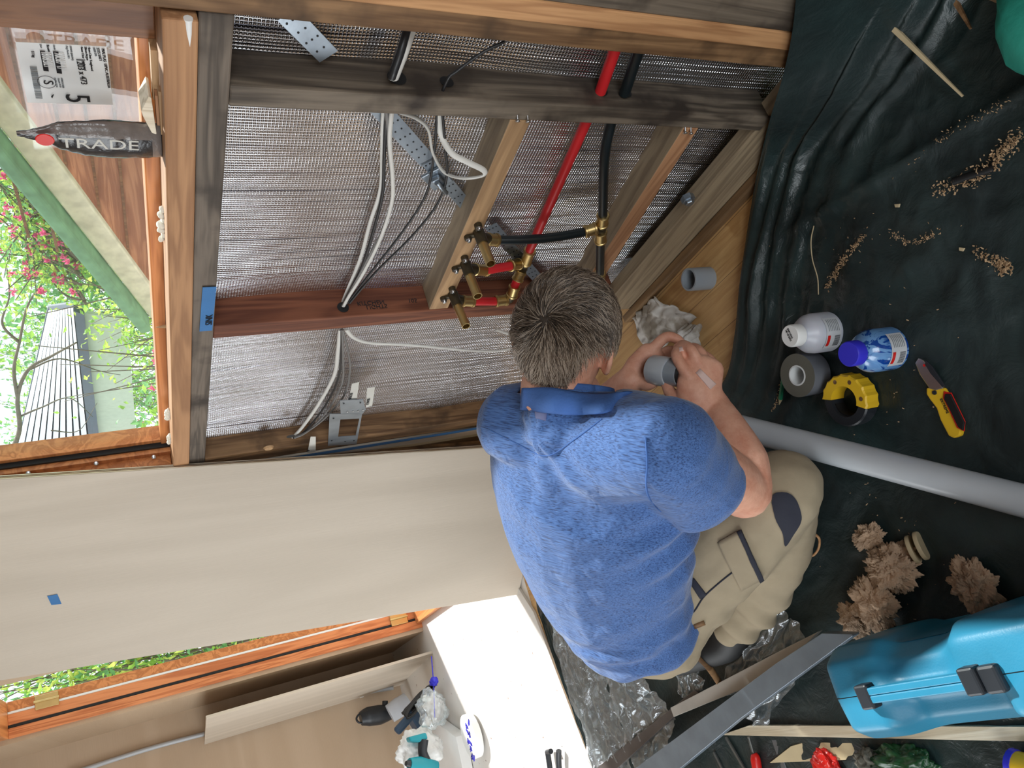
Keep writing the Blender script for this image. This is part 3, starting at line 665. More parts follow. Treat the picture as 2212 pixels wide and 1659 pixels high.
# near jamb (shade put into its varnish) and far jamb with its stepped reveal
xn = W(150, 68, -0.965).x
P_(xn-0.09, xn, GY-0.04, -0.962, ZS1, ztop, 'shade_brown', 'near_jamb')
P_(wx1, wx1+0.022, GY-0.03, -0.972, wz0-0.05, ztop, 'varnish_x', 'sash_stile')
P_(wx1+0.0225, wx1+0.034, GY-0.03, -0.958, wz0-0.05, ztop, 'dark', 'weather_seal', 0.001)
P_(wx1+0.0345, wx1+0.06, GY-0.03, -0.945, wz0-0.05, ztop, 'varnish_x', 'jamb_bead')
P_(wx1+0.0605, wx1+0.10, GY-0.04, -0.90, ZS1+0.001, ztop, 'varnish_x', 'far_jamb')
for a_, b_ in ((62, 1022), (208, 1001), (332, 987)):
    p = W(a_, b_, -0.93); screw(p+V((-0.01, 0.004, 0)), (-0.85, 0.5, 0), win, 'jamb_screw', 0.03, 0.006)
P_(wx0-0.04, wx1+0.1, GY-0.03, -0.95, 2.06, ztop, 'varnish_x', 'top_rail')
gl = box('glass_pane', wx0-0.01, wx1+0.005, GY-0.003, GY+0.003, wz0-0.01, 2.07, M_['glass'], win, 0)
# sticker on the inside of the glass
st_c = [(33, 90), (230, 100), (244, 226), (59, 221)]
SP = [W(a_, b_, GY+0.006) for a_, b_ in st_c]
bm = bmesh.new(); bm.faces.new([bm.verts.new(p) for p in SP]); thicken(bm, (0, 0.0006, 0))
sti = tag(finish('glass_sticker', bm, M_['paper']), 'white order sticker upside down on the window glass, with barcode and the number 5', 'sticker')
def S2(x, y): return W(x, y, GY+0.0085)
def stx(s, a_, b_, mat='ink', k=1.0, fit=None):
    # text running from photo point a_ towards b_ and filling it
    A, B = S2(*a_), S2(*b_); r = (B-A).normalized(); u = V((0, 1, 0)).cross(r)
    o = text('print', s, A, r, u, 0.01, M_[mat], sti); wd_ = max(o.dimensions.x, 0.001)
    f = (B-A).length/o.dimensions.xyz.dot(V((abs(r.x), abs(r.y), abs(r.z)))) if True else 1
    for v in o.data.vertices: pass
    bpy.data.objects.remove(o); text('print', s, A, r, u, 0.01*f*k, M_[mat], sti, sx=1/k)
stx('MALPLAS  UPVC AUSTRALIA', (219, 105), (233, 190)); stx('2255 SALT', (208, 103), (215, 132)); stx('1008 DB', (200, 102), (205, 121), 'ink_grey')
stx('4mm Clear Toughened', (190, 102), (197, 153)); stx('20mm Argon', (182, 101), (187, 130)); stx('4mm Clear Toughened', (174, 101), (182, 152))
stx('1203 x 473', (164, 126), (175, 180), k=1.15); stx('5', (141, 202), (144, 218), k=1.25); stx('STAMP (AROW)', (150, 99), (155, 130), 'ink_grey'); stx('Arg Arris ALL', (142, 99), (147, 127), 'ink_grey')
stx('Order', (114, 97), (117, 109), 'ink_grey'); stx('Route  AFR', (100, 97), (107, 126)); stx('Due', (85, 96), (88, 104), 'ink_grey'); stx('11 kg', (66.5, 109), (70, 123))
stx('AS/NZS 2208', (131, 168), (135, 190), 'ink_grey'); stx('Grade A ID', (124, 169), (129, 189), 'ink_grey'); stx('Lic No 2734', (117, 168), (121, 188), 'ink_grey')
def blk(pts, mat='ink', off=0.0086):
    bm = bmesh.new(); bm.faces.new([bm.verts.new(W(a_, b_, GY+off)) for a_, b_ in pts]); thicken(bm, (0, 0.0003, 0)); return finish('print_block', bm, M_[mat], sti)
blk([(114, 111), (126, 112), (134, 159), (123, 158)]); blk([(86, 109.5), (97, 110.5), (105.5, 154), (94, 153)])
def stw(s, a_, b_):
    A, B = W(*a_, GY+0.0098), W(*b_, GY+0.0098); r = (B-A).normalized(); u = V((0, 1, 0)).cross(r)
    text('print', s, A, r, u, 0.0175, M_['paper'], sti, sx=(B-A).length/0.0175/len(s)/0.56)
stw('900589  17', (117, 113), (125, 157)); stw('18/06/2021', (88.5, 111), (97, 152))
random.seed(3)
y0 = 143.0
while y0 < 211:
    w_ = random.choice((0.7, 1.2, 1.9)); sh = (y0-143)*0.19
    blk([(64+sh, y0), (79+sh, y0+0.6), (79+sh+0.3, y0+w_+0.6), (64+sh+0.3, y0+w_)], 'ink_grey'); y0 += w_+random.choice((0.8, 1.3, 2.0))
for ring_r, cc in (((0.0112, 0.0118), 'ink'), ):
    c0 = W(101, 177, GY+0.0086); lathe('emblem_ring', [(ring_r[0], 0), (ring_r[1], 0), (ring_r[1], 0.0004), (ring_r[0], 0.0004)], c0, (0, 1, 0), M_[cc], sti, 32, closed=True)
A = W(96, 170, GY+0.0086); text('emblem', 'S', W(93.5, 173, GY+0.0088), (W(96, 185, GY)-W(94, 173, GY)), V((0, 1, 0)).cross((W(96, 185, GY)-W(94, 173, GY)).normalized()), 0.018, M_['ink'], sti)
blk([(112, 206), (117, 203), (113, 212), (110, 209)]); 
tag(tube('wood_sliver', [W(372, 703, -0.955), W(355, 705, -0.958), W(337, 707, -0.962)], [0.006, 0.004, 0.001], M_['nog_wood'], smooth_n=3, flat=0.5), 'thin wood sliver poking up from behind the sill timber', 'wood')
# wooden packers at the near end of the sill
def wedge(pts, y0, y1, mat, lab):
    return tag(prism('timber_packer', [W(a_, b_, y0) for a_, b_ in pts], (0, y1-y0, 0), M_[mat], bevel=0.001), lab, 'timber')
wedge([(320, 82), (349, 84), (349, 190), (326, 190)], -0.964, -0.94, 'nog_wood', 'long upright packer of new pine at the near end of the sill')
wedge([(332, 192), (340, 193), (347, 274), (338, 274)], -0.939, -0.925, 'nog_wood2', 'short pine packer next to the window frame')
wedge([(339, 184), (348, 187), (354, 279), (346, 279)], -0.924, -0.912, 'nog_wood', 'short pine packer closest to the room')
wedge([(314, 164), (320, 168), (332, 250), (326, 254), (302, 208), (298, 196)], -0.955, -0.915, 'ply_edge', 'split grey ended packer tilted against the glass')
for i, (q, lab) in enumerate([((352, 485), 'white foam blob on the sill, the nearer of three'), ((364, 895), 'white foam blob on the sill, before the far corner'), ((368, 948), 'smallest white foam blob in the sill corner')]):
    c0 = W(q[0], q[1], -0.93); bm = bmesh.new()
    for k in range(7):
        t = k/6-0.5; cc = c0+V((t*0.085*(1 if i == 0 else 0.6), 0, 0.004*math.sin(k*2.3)))
        bmesh.ops.create_icosphere(bm, subdivisions=2, radius=0.0085-0.003*abs(t)+0.002*math.sin(k*3.1), matrix=Matrix.Translation(cc))
    for v in bm.verts: v.co += V((0, 0, 0.004*nz(v.co, 90, i)))
    tag(finish('foam_blob', bm, M_['foam'], None, True), lab, 'foam')
# foil tool pouch hanging in front of the glass
py0 = -0.93
pouch = thing('tool_packet', 'black and clear tool blade packet marked TRADE standing on the sill against the glass', 'packet', W(350, 305, py0))
cen = [(356, 303, 0.034, 0.010), (345, 304, 0.034, 0.015), (300, 303, 0.036, 0.016), (240, 301, 0.038, 0.016), (180, 299, 0.034, 0.013), (130, 294, 0.027, 0.010), (95, 290, 0.014, 0.006), (60, 290, 0.008, 0.004), (36, 288, 0.004, 0.002)]
def pouchP(u, v):
    t = u*(len(cen)-1); i = min(int(t), len(cen)-2); f = t-i; q = [cen[i][k]*(1-f)+cen[i+1][k]*f for k in range(4)]
    c0 = W(q[0], q[1], py0+0.03*u); a_ = v*2*math.pi
    return c0+V((math.cos(a_)*q[2], math.sin(a_)*q[3]+0.002*nz((q[0]*0.1, a_*2, 1), 1, 4), 0))
bm = bmesh.new(); N, K = 40, 28; rg = []
for i in range(N+1): rg.append([bm.verts.new(pouchP(i/N, k/K)) for k in range(K)])
for i in range(N):
    for k in range(K):
        f = bm.faces.new((rg[i][k], rg[i][(k+1) % K], rg[i+1][(k+1) % K], rg[i+1][k])); f.smooth = True
        f.material_index = 0 if (math.sin(2*math.pi*(k+0.5)/K) < 0.0 or math.cos(2*math.pi*(k+0.5)/K) > -0.35) and i > 6 else 1
        if i in (1, 2, 3): f.material_index = 0
bm.faces.new(rg[0]); 
M_['pouch_grey'] = plain('smoky packet film', (112, 104, 100), 0.2, var=0.35, bs=0.6, bscale=40)
M_['pouch_blk'] = plain('glossy black packet film', (34, 34, 38), 0.22, var=0.3, bs=0.4, bscale=50)
finish('packet_film', bm, [M_['pouch_blk'], M_['pouch_grey']], pouch, True)
A = W(128, 318, py0+0.045); text('lettering', 'TRADE', A, W(235, 322, py0+0.045)-A, V((0, 1, 0)).cross((W(235, 322, py0+0.045)-A).normalized()), 0.028, M_['tape_cream'], pouch, sx=1.2)
c0 = W(97, 302, py0+0.042); lathe('badge', [(0, 0.001), (0.011, 0.001), (0.012, 0)], c0, (0, 1, 0), M_['red_plastic'], pouch, 20)
# ================================================================== outside, beyond the window
oY = -2.6
bmy = bmesh.new()
gab = [W(36, 60, oY), W(330, 60, oY), W(330, 660, oY), W(60, 240, oY), W(-60, 60, oY)]
cl = struct(tag(prism('wall_outside', [W(-80, -200, oY), W(420, -200, oY), W(400, 760, oY), W(330, 640, oY), W(20, 215, oY), W(-80, 60, oY)], (0, -0.05, 0), M_['cladding']), 'brown weatherboard gable seen through the window'))
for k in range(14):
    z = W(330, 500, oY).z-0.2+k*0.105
    # shadows under the board laps, put in as thin dark strips
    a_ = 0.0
    o = box('lap_shadow', 0.2, W(330, 640, oY).x-max(0, (z-W(330, 640, oY).z))*1.15, oY-0.004, oY+0.012, z, z+0.012, M_['shade_brown'], cl, 0.001)
pa, pb = W(-68, 130, oY+0.08), W(318, 640, oY+0.08)
d = (pb-pa).normalized(); s = V((0, 1, 0)).cross(d); s = s if s.z > 0 else -s
bg_ = thing('barge_board', 'peeling white sloping bargeboard outside the window', 'board', (pa+pb)/2)
bm = bmesh.new(); add_obox(bm, (pa+pb)/2+s*0.0, d, (0, 1, 0), s, (pb-pa).length+0.4, 0.04, 0.11, 0.008); o = finish('board', bm, M_['whitewash'], bg_)
bm = bmesh.new(); add_obox(bm, (pa+pb)/2+s*0.09+V((0, 0.05, 0)), d, (0, 1, 0), s, (pb-pa).length+0.4, 0.12, 0.06, 0.015); finish('roof_edge', bm, M_['green_roof'], bg_)
# shed with corrugated roof
sY = -6.0
sh = thing('garden_shed', 'cream garden shed with a white ribbed roof beyond the shrubs', 'shed', W(280, 850, sY)*1.0)
roof = [W(105, 677, sY-1.0), W(160, 672, sY), W(200, 1010, sY), W(30, 1010, sY-1.0)]
dk = [p+V((0, -0.12, 0)) for p in roof]; prism('rib_shadow', dk, (0, -0.03, 0), M_['gutter'], sh)  # dark sheet behind the ribs stands in for shade in the corrugation
for k in range(10):
    v0, v1 = (k+0.0)/10, (k+0.72)/10
    q4 = [roof[0].lerp(roof[1], v0), roof[3].lerp(roof[2], v0), roof[3].lerp(roof[2], v1), roof[0].lerp(roof[1], v1)]
    prism('roof_rib', q4, (0, -0.05, 0), M_['roof_white'], sh)
prism('gutter', [W(160, 672, sY+.1), W(182, 680, sY+.1), W(222, 1010, sY+.1), W(199, 1010, sY+.1)], (0, -0.1, 0), M_['gutter'], sh)
prism('shed_wall', [W(180, 676, sY), W(275, 690, sY), W(300, 1010, sY), W(220, 1010, sY)], (0, -0.05, 0), M_['cream_wall'], sh)
struct(tag(box('floor_outside', -6, 12, -14, -1.1, -0.65, -0.5, M_['leaf_dark'], bevel=0), 'green ground outside'))
# foliage
def leaf(bm, p, d, n, L, w):
    d = d.normalized(); s = d.cross(n).normalized(); n = s.cross(d)
    v = [bm.verts.new(q) for q in (p, p+d*L*0.45+s*w, p+d*L-n*L*0.15, p+d*L*0.45-s*w)]
    m = bm.verts.new(p+d*L*0.5+n*w*0.3)
    for i in range(4):
        f = bm.faces.new((v[i], v[(i+1) % 4], m)); f.smooth = False
def shrub(label, lo, hi, n, mats, size, seed, cat='shrub', flowers=0, twigs=26, yspread=0.5, name='garden_shrub', group=None):
    rnd = random.Random(seed); lo, hi = V(lo), V(hi); c0 = (lo+hi)/2
    t = thing(name, label, cat, (c0.x, c0.y, min(lo.z, hi.z)), group)
    tw = bmesh.new(); ends = []
    for k in range(twigs):
        a_ = V((rnd.uniform(lo.x, hi.x), rnd.uniform(lo.y, hi.y), lo.z+0.1*(hi.z-lo.z))); b_ = V((rnd.uniform(lo.x, hi.x), rnd.uniform(lo.y, hi.y), rnd.uniform(lo.z+(hi.z-lo.z)*0.5, hi.z)))
        m = (a_+b_)/2+V((rnd.uniform(-.15, .15), rnd.uniform(-.1, .1), rnd.uniform(-.1, .1)))
        q = smoothpath([a_, m, b_], 5); add_tube(tw, q, [0.010*(1-i/len(q))+0.002 for i in range(len(q))], 5); ends.append(q)
    finish('branches', tw, M_['bark'], t, True)
    bms = [bmesh.new() for _ in mats]
    for k in range(n):
        q = rnd.choice(ends); p = rnd.choice(q[1:])+V((rnd.gauss(0, .07), rnd.gauss(0, .07), rnd.gauss(0, .07)))*(1+size*6)
        d = V((rnd.gauss(0, 1), rnd.gauss(0, 1), rnd.gauss(0, 1)+0.2)); nn = V((rnd.gauss(0, 1), rnd.gauss(0, 1)+0.6, rnd.gauss(0, 1)))
        leaf(bms[rnd.randrange(len(mats))], p, d, nn, size*rnd.uniform(.7, 1.3), size*0.22*rnd.uniform(.8, 1.4))
    for bm, mt in zip(bms, mats): finish('leaves', bm, M_[mt], t)
    if flowers:
        fb = bmesh.new()
        for k in range(flowers):
            p = rnd.choice(rnd.choice(ends)[2:])+V((rnd.gauss(0, .06), 0.1+rnd.gauss(0, .05), rnd.gauss(0, .06)))
            for j in range(14): leaf(fb, p+V((rnd.gauss(0, .008), rnd.gauss(0, .008), rnd.gauss(0, .008))), V((rnd.gauss(0, 1), rnd.gauss(0, 1), rnd.gauss(0, 1))), V((0, 1, 0.1)), 0.032, 0.012)
        finish('blossom', fb, M_['flower'], t)
    return t
def bounds(pxs, y0, y1, z0=None):
    P = [W(a_, b_, (y0+y1)/2) for a_, b_ in pxs]; x = [p.x for p in P]; z = [p.z for p in P]
    return (min(x), y0, min(z) if z0 is None else z0), (max(x), y1, max(z))
shrub('flowering shrub with pink blossom left of the bargeboard', *bounds([(10, 300), (10, 620), (180, 500)], -4.5, -3.9), 2600, ('leaf', 'leaf_yellow', 'leaf_dark'), 0.05, 1, flowers=60, twigs=50)
shrub('tall loose shrub with yellow green leaves and pink flowers near the glass', *bounds([(60, 560), (120, 900), (330, 560)], -3.4, -3.1, -0.4), 420, ('leaf', 'leaf_yellow'), 0.05, 2, flowers=26, twigs=26)
shrub('low leafy bush by the far corner of the window', *bounds([(235, 850), (235, 960), (345, 960)], -2.3, -1.95, 0.0), 900, ('leaf', 'leaf_dark'), 0.07, 3, twigs=14)
shrub('dense green hedge behind the flowering shrub', *bounds([(-40, 180), (-40, 700), (190, 500)], -9.2, -7.4, -0.4), 5200, ('leaf', 'leaf_dark'), 0.17, 4, twigs=70, name='garden_hedge', cat='hedge')
shrub('dense green hedge further away behind the shed', *bounds([(-40, 640), (-40, 980), (150, 800)], -12.6, -11.0, -0.4), 4200, ('leaf_dark', 'leaf'), 0.17, 5, twigs=60, name='garden_hedge', cat='hedge')
shrub('low green hedge under the bargeboard end', *bounds([(200, 500), (200, 760), (345, 760)], -5.4, -4.6, -0.4), 1800, ('leaf_yellow', 'leaf'), 0.09, 6, twigs=30, name='garden_hedge', cat='hedge')
# bare forked tree
tr = thing('bare_tree', 'bare grey forked branches in front of the shed roof', 'tree', W(40, 960, -4.2))
bm = bmesh.new()
for pts, r in (([(20, 985), (42, 930), (38, 860), (60, 800), (110, 770), (165, 740)], 0.03), ([(38, 860), (30, 800), (42, 740), (60, 660), (100, 600)], 0.02), ([(42, 900), (90, 880), (150, 860), (200, 900)], 0.012), ([(60, 800), (130, 775), (210, 800), (260, 810)], 0.01), ([(42, 740), (5, 700), (20, 640), (15, 580)], 0.014), ([(110, 930), (170, 930), (210, 870)], 0.008)):
    q = smoothpath([W(a_, b_, -4.2) for a_, b_ in pts], 6); add_tube(bm, q, [r*(1-0.75*i/len(q)) for i in range(len(q))], 7)
finish('branches', bm, M_['bark'], tr, True)
# ================================================================== far door in the right wall
dj = struct(tag(thing('door_1', None, None, (4.455, -0.55, 0)), 'door frame with brass hinges and no door in it'))
XJ = 4.455
def band(yA, yB, name, mat, x=XJ, dx=0.03, zt=2.03):     # image rows measured at column 380
    a_, b_ = Xp(380, yA, x).y, Xp(380, yB, x).y
    return box(name, x, x+dx, min(a_, b_), max(a_, b_), 0.0, zt, M_[mat], dj, 0.002)
band(1499, 1478, 'door_jamb', 'varnish_z', XJ-0.012, 0.04)
band(1478, 1472, 'weather_seal', 'dark', XJ-0.008, 0.03)
band(1472, 1450, 'rebate_board', 'varnish_z', XJ-0.006, 0.04)
band(1450, 1445, 'door_seal', 'white', XJ-0.004, 0.03)
band(1445, 1425, 'outer_bead', 'varnish_x', XJ-0.001, 0.04)
hy0, hy1 = Xp(380, 1499, XJ).y, Xp(380, 1425, XJ).y
box('door_head', 3.1, XJ, min(hy0, hy1), max(hy0, hy1), 2.03, 2.11, M_['varnish_x'], dj, 0.003)
box('door_sill', 3.11, XJ-0.013, -0.66, -0.50, 0.0, 0.035, M_['varnish_x'], dj, 0.003)
for (a_, b_), lab in (((101, 1512), ''), ((861, 1336), '')):
    c0 = Xp(a_, b_, XJ-0.012); hg = thing('hinge', None, None, c0); adopt(hg, dj)
    box('hinge_leaf', XJ-0.018, XJ-0.012, c0.y-0.03, c0.y+0.035, c0.z-0.05, c0.z+0.05, M_['brass'], hg, 0.003)
    tube('hinge_pin', [(XJ-0.02, c0.y-0.002, c0.z-0.052), (XJ-0.02, c0.y-0.002, c0.z+0.052)], 0.006, M_['brass'], hg)
shrub('leafy bush outside the far door opening', (7.6, -1.9, 0.0), (9.0, -0.9, 3.4), 3600, ('leaf', 'leaf_dark', 'leaf_yellow'), 0.09, 8, twigs=60)
struct(tag(box('floor_deck', 2.6, 8.0, -3.0, -0.68, -0.12, -0.06, M_['white_floor'], bevel=0), 'bright pale deck outside the door'))
# ================================================================== leaning plywood sheet
ld = V((0.0546, 0.077, -0.9955))
A1 = W(372, 1012, -0.872); A0 = A1+ld*((A1.z-0.005)/0.9955)
B0 = Fl(1121, 1284, 0.004); 
top = 2.0
def up(P): return P-ld*((top-P.z)/0.9955)
pn = (B0-A0).cross(ld).normalized(); 
if pn.dot(O-A0) < 0: pn = -pn
T_ = 0.017
ps = thing('plywood_sheet', 'large pale plywood sheet leaning on the window wall behind the man', 'sheet', (A0+B0)/2)
prism('sheet', [A0, B0, up(B0), up(A0)], -pn*T_, M_['ply'], ps)
e = (B0-A0).normalized()
prism('veneer_edge', [A0-e*0.001, up(A0)-e*0.001, up(A0)-e*0.001-pn*T_, A0-e*0.001-pn*T_], -e*0.001, M_['ply_edge'], ps)
for k in (0.3, 0.62):
    q0, q1 = A0-e*0.0025-pn*T_*k, up(A0)-e*0.0025-pn*T_*k; bm = bmesh.new(); add_obox(bm, (q0+q1)/2, q1-q0, pn, e, (q1-q0).length, T_*0.12, 0.001); finish('dark_ply', bm, M_['brown_wood'], ps)
def onsheet(x, y):
    d = wdir(x, y); return O+d*((A0-O).dot(pn)/d.dot(pn))
bm = bmesh.new(); bm.faces.new([bm.verts.new(onsheet(a_, b_)+pn*0.001) for a_, b_ in ((102, 1287), (124, 1283), (133, 1304), (111, 1306))]); thicken(bm, pn*0.0008)
tag(finish('masking_tape', bm, M_['blue_tape']), 'small square of blue tape on the face of the leaning plywood', 'tape')
# second narrow sheet behind it
q0 = W(1040, 966, -0.865); q1 = W(520, 1004, -0.88)
tag(prism('plywood_offcut', [q0+V((0, 0, -0.23)), q0+V((0.2, 0, -0.23)), q1+V((0.2, 0, 0)), q1], (0, -0.012, 0), M_['brown_wood']), 'darker sheet edge showing just behind the leaning plywood', 'sheet')
# ================================================================== things at the far end
lp0 = Fl(935, 1411); lpd = 0.011
zt_ = up_to(lp0, 405)
lq0 = Fl(866, 1480); 
tag(prism('leaning_board', [lp0, lq0, lq0+V((0.0, 0, zt_)), lp0+V((0.0, 0, zt_))], (0.002, -0.014, 0), M_['ply'], bevel=0.001), 'pale plywood board standing in the far corner beside the door', 'board')
cd = thing('wall_conduit', 'grey conduit running down the end wall behind the tools', 'conduit', (4.88, 0.1, 0.1))
tube('pipe', [Xp(150, 1672, 5.235), Xp(340, 1612, 5.235), Xp(560, 1556, 5.235), Xp(740, 1511, 5.235), Xp(790, 1496, 5.2), Xp(850, 1486, 5.15)], 0.0125, M_['grey_pvc'], cd, smooth_n=6)
for a_, b_ in ((495, 1571), (780, 1500)):
    c0 = Xp(a_, b_, 5.235); box('clip', 5.218, 5.249, c0.y-0.02, c0.y+0.02, c0.z-0.01, c0.z+0.01, M_['white'], cd)
# jigsaw shaped tool hanging dark body
def At2(x, y, X): return Xp(x, y, X)
gr = thing('angle_grinder', 'black power tool with looped cord standing against the end wall', 'tool', (4.6, 0.12, 0.2))
tube('body', [Xp(779, 1553, 5.10), Xp(795, 1548, 5.10), Xp(820, 1544, 5.10), Xp(845, 1537, 5.10)], [0.04, 0.056, 0.058, 0.045], M_['black_plastic'], gr, 16, 4)
tube('switch_grip', [Xp(831, 1535, 5.10), Xp(832, 1514, 5.10)], 0.018, M_['black_plastic'], gr)
tube('cord_loop', [Xp(795, 1562, 5.10), Xp(776, 1561, 5.10), Xp(770, 1552, 5.10), Xp(777, 1542, 5.10), Xp(790, 1539, 5.10)], 0.006, M_['black_plastic'], gr, 8, 6)
tube('guard', [Xp(842, 1542, 5.0), Xp(862, 1528, 5.0), Xp(882, 1512, 5.0)], [(0.055, 0.02), (0.06, 0.028), (0.05, 0.02)], M_['clear_guard'], gr, 18, 5, hint=(1, 0, 0))
cl_ = thing('coiled_cord', 'grey power cord coiled in loops over the tools', 'cord', (4.45, 0.05, 0.1))
rnd = random.Random(5); bm = bmesh.new()
for k in range(9):
    q = []
    for j in range(15):
        a_ = 2*math.pi*j/14; q.append(Xp(897+34*math.cos(a_)*math.cos(.6)-7*math.sin(a_)*(0.6+k*0.12)+k*1.5, 1513-34*math.cos(a_)*math.sin(.95)+(8+k*2)*math.sin(a_)+rnd.uniform(-2, 2), 4.44-0.012*k))
    add_tube(bm, smoothpath(q, 3), 0.0062, 7)
finish('cord', bm, M_['black_cable'], cl_, True)
lathe('plug', [(0, 0), (0.016, 0), (0.018, 0.02), (0.012, 0.04), (0, 0.04)], Xp(915, 1508, 4.3), (0.2, 0.4, -0.8), M_['white'], cl_, 16)
nv = thing('power_planer', 'dark blue tool with long upright handle behind the white bag', 'tool', Fl(900, 1575))
bar('handle', Xp(856, 1582, 4.38), Xp(893, 1540, 4.38), 0.045, 0.04, M_['navy_tool'], nv, (1, 0, 0), 0.012)
bm = bmesh.new(); add_prism(bm, [Xp(a_, b_, 4.45) for a_, b_ in ((885, 1545), (912, 1524), (925, 1543), (906, 1578))], (0.12, 0, 0), 0.01); finish('body', bm, M_['navy_tool'], nv)
dr = thing('cordless_drill', 'teal and grey cordless drill lying on a white bag at the bottom edge', 'drill', Xp(900, 1620, 4.1))
bm = bmesh.new(); add_prism(bm, [Xp(a_, b_, 4.14) for a_, b_ in ((883, 1592), (921, 1582), (925, 1596), (905, 1604), (886, 1602))], (0.07, 0, 0), 0.008); finish('battery', bm, M_['drill_teal'], dr)
tube('grip', [Xp(915, 1598, 4.16), Xp(913, 1625, 4.16), Xp(922, 1652, 4.16)], [0.026, 0.024, 0.03], M_['black_plastic'], dr, 12, 4)
tube('motor_body', [Xp(940, 1662, 4.16), Xp(905, 1652, 4.14), Xp(884, 1650, 4.12)], [0.04, 0.038, 0.026], M_['drill_teal'], dr, 14, 4)
tube('chuck', [Xp(886, 1650, 4.12), Xp(877, 1649, 4.11)], [0.02, 0.012], M_['black_plastic'], dr, 12)
def crumple(name, lab, cat, c0, r, mat, seed, sc_=(1, 1, 1), amp=0.35, fr=5, flat=None, sub=5):
    bm = bmesh.new(); bmesh.ops.create_icosphere(bm, subdivisions=sub, radius=1)
    for v in bm.verts:
        n = v.co.normalized(); k = 1+amp*nz(n, fr*0.4, seed)+amp*0.5*abs(nz(n, fr, seed+1))+amp*0.25*nz(n, fr*3, seed+2)
        v.co = V((n.x*sc_[0]*r*k, n.y*sc_[1]*r*k, n.z*sc_[2]*r*k))+V(c0)
        if flat is not None and v.co.z < flat: v.co.z = flat+(v.co.z-flat)*0.02
    o = finish(name, bm, M_[mat], None, True)
    return tag(o, lab, cat) if lab else o
crumple('white_bag', 'crumpled white bag under the cordless drill', 'bag', Xp(898, 1622, 4.28)-V((0, 0, 0.02)), 0.10, 'white', 11, (0.7, 1.0, 1.1))
tb = thing('plastic_bag', 'clear plastic bag tied with a blue knot by the tools', 'bag', Fl(945, 1530))
crumple('bag', None, None, Xp(934, 1532, 4.2), 0.07, 'film2', 12, (0.6, 1.3, 1.1)); adopt(bpy.data.objects['bag'], tb)
crumple('knot', None, None, Xp(937, 1472, 4.25), 0.022, 'cap_blue', 13); adopt(bpy.data.objects['knot' if 'knot.001' not in bpy.data.objects else 'knot.001'], tb)
tube('blue_line', [Xp(932, 1418, 4.3), Xp(937, 1480, 4.25), Xp(939, 1550, 4.2)], 0.003, M_['cap_blue'], tb)
# white offcuts on the floor
tag(prism('white_board', [Fl(936, 1556, 0.06), Fl(985, 1592, 0.06), Fl(1003, 1680, 0.06), Fl(930, 1680, 0.06)], (0, 0, -0.055), M_['white'], bevel=0.002), 'white board offcut lying beside the drill', 'board')
c0 = Fl(1012, 1592, 0.05); ds = tag(lathe('round_offcut', [(0, 0), (0.105, 0), (0.105, -0.035), (0, -0.035)], c0, (0.0, -0.0, 1), M_['white'], None, 40), 'round white disc with blue pen scribbles', 'disc')
ds_n = V((0, 0, 1)).normalized(); rnd = random.Random(2); bm = bmesh.new()
for k in range(9):
    q0 = c0+V((rnd.uniform(-.07, .02), rnd.uniform(-.08, .10), 0)); q0.z = c0.z-(q0-c0).dot(V((ds_n.x, ds_n.y, 0)))/ds_n.z+0.002
    q = [q0+V((0.014*math.sin(j*2.1+k), 0.014*math.cos(j*1.7), 0)) for j in range(6)]
    for w__ in q: w__.z = c0.z-(w__-c0).dot(V((ds_n.x, ds_n.y, 0)))/ds_n.z+0.002
    add_tube(bm, q, 0.0025, 5)
finish('scribble', bm, M_['ink_blue'], ds)
# white board laid over the near edge of the bright floor
wb = [Fl(1152, 1322, 0.012), Fl(1073, 1408, 0.012), Fl(1084, 1460, 0.012), Fl(1262, 1690, 0.012), Fl(1290, 1680, 0.012)]
tag(prism('floor_overlay', [Fl(1100, 1240, 0.012), Fl(1152, 1322, 0.012), Fl(1290, 1685, 0.012), Fl(1230, 1760, 0.012), Fl(1073, 1480, 0.012), Fl(1073, 1408, 0.012)][::-1], (0, 0, -0.0115), M_['white_floor'], bevel=0.001), 'scuffed white board laid along the edge of the black sheeting', 'board')
bd = [Fl(1090, 1300, 0.013), Fl(1140, 1300, 0.013)]
tag(tube('floor_seam', [Fl(1083, 1452, 0.014), Fl(1130, 1515, 0.014), Fl(1213, 1612, 0.014)], 0.0035, M_['white'], smooth_n=4, flat=0.5), 'thin raised white seam across the scuffed floor board', 'seam')
# black tool handle standing at the bottom edge
bh = thing('black_clamp', 'two black bars of a tool resting on the white floor at the photo edge', 'tool', Fl(1200, 1650))
for pts in (((1183, 1624), (1186, 1645), (1190, 1672)), ((1207, 1622), (1207, 1645), (1209, 1672))):
    tube('bar', [Fl(a_, b_, 0.035) for a_, b_ in pts], 0.011, M_['black_plastic'], bh, 10, 3)
tube('cross_bar', [Fl(1182, 1625, 0.035), Fl(1190, 1623, 0.045)], 0.01, M_['black_plastic'], bh)
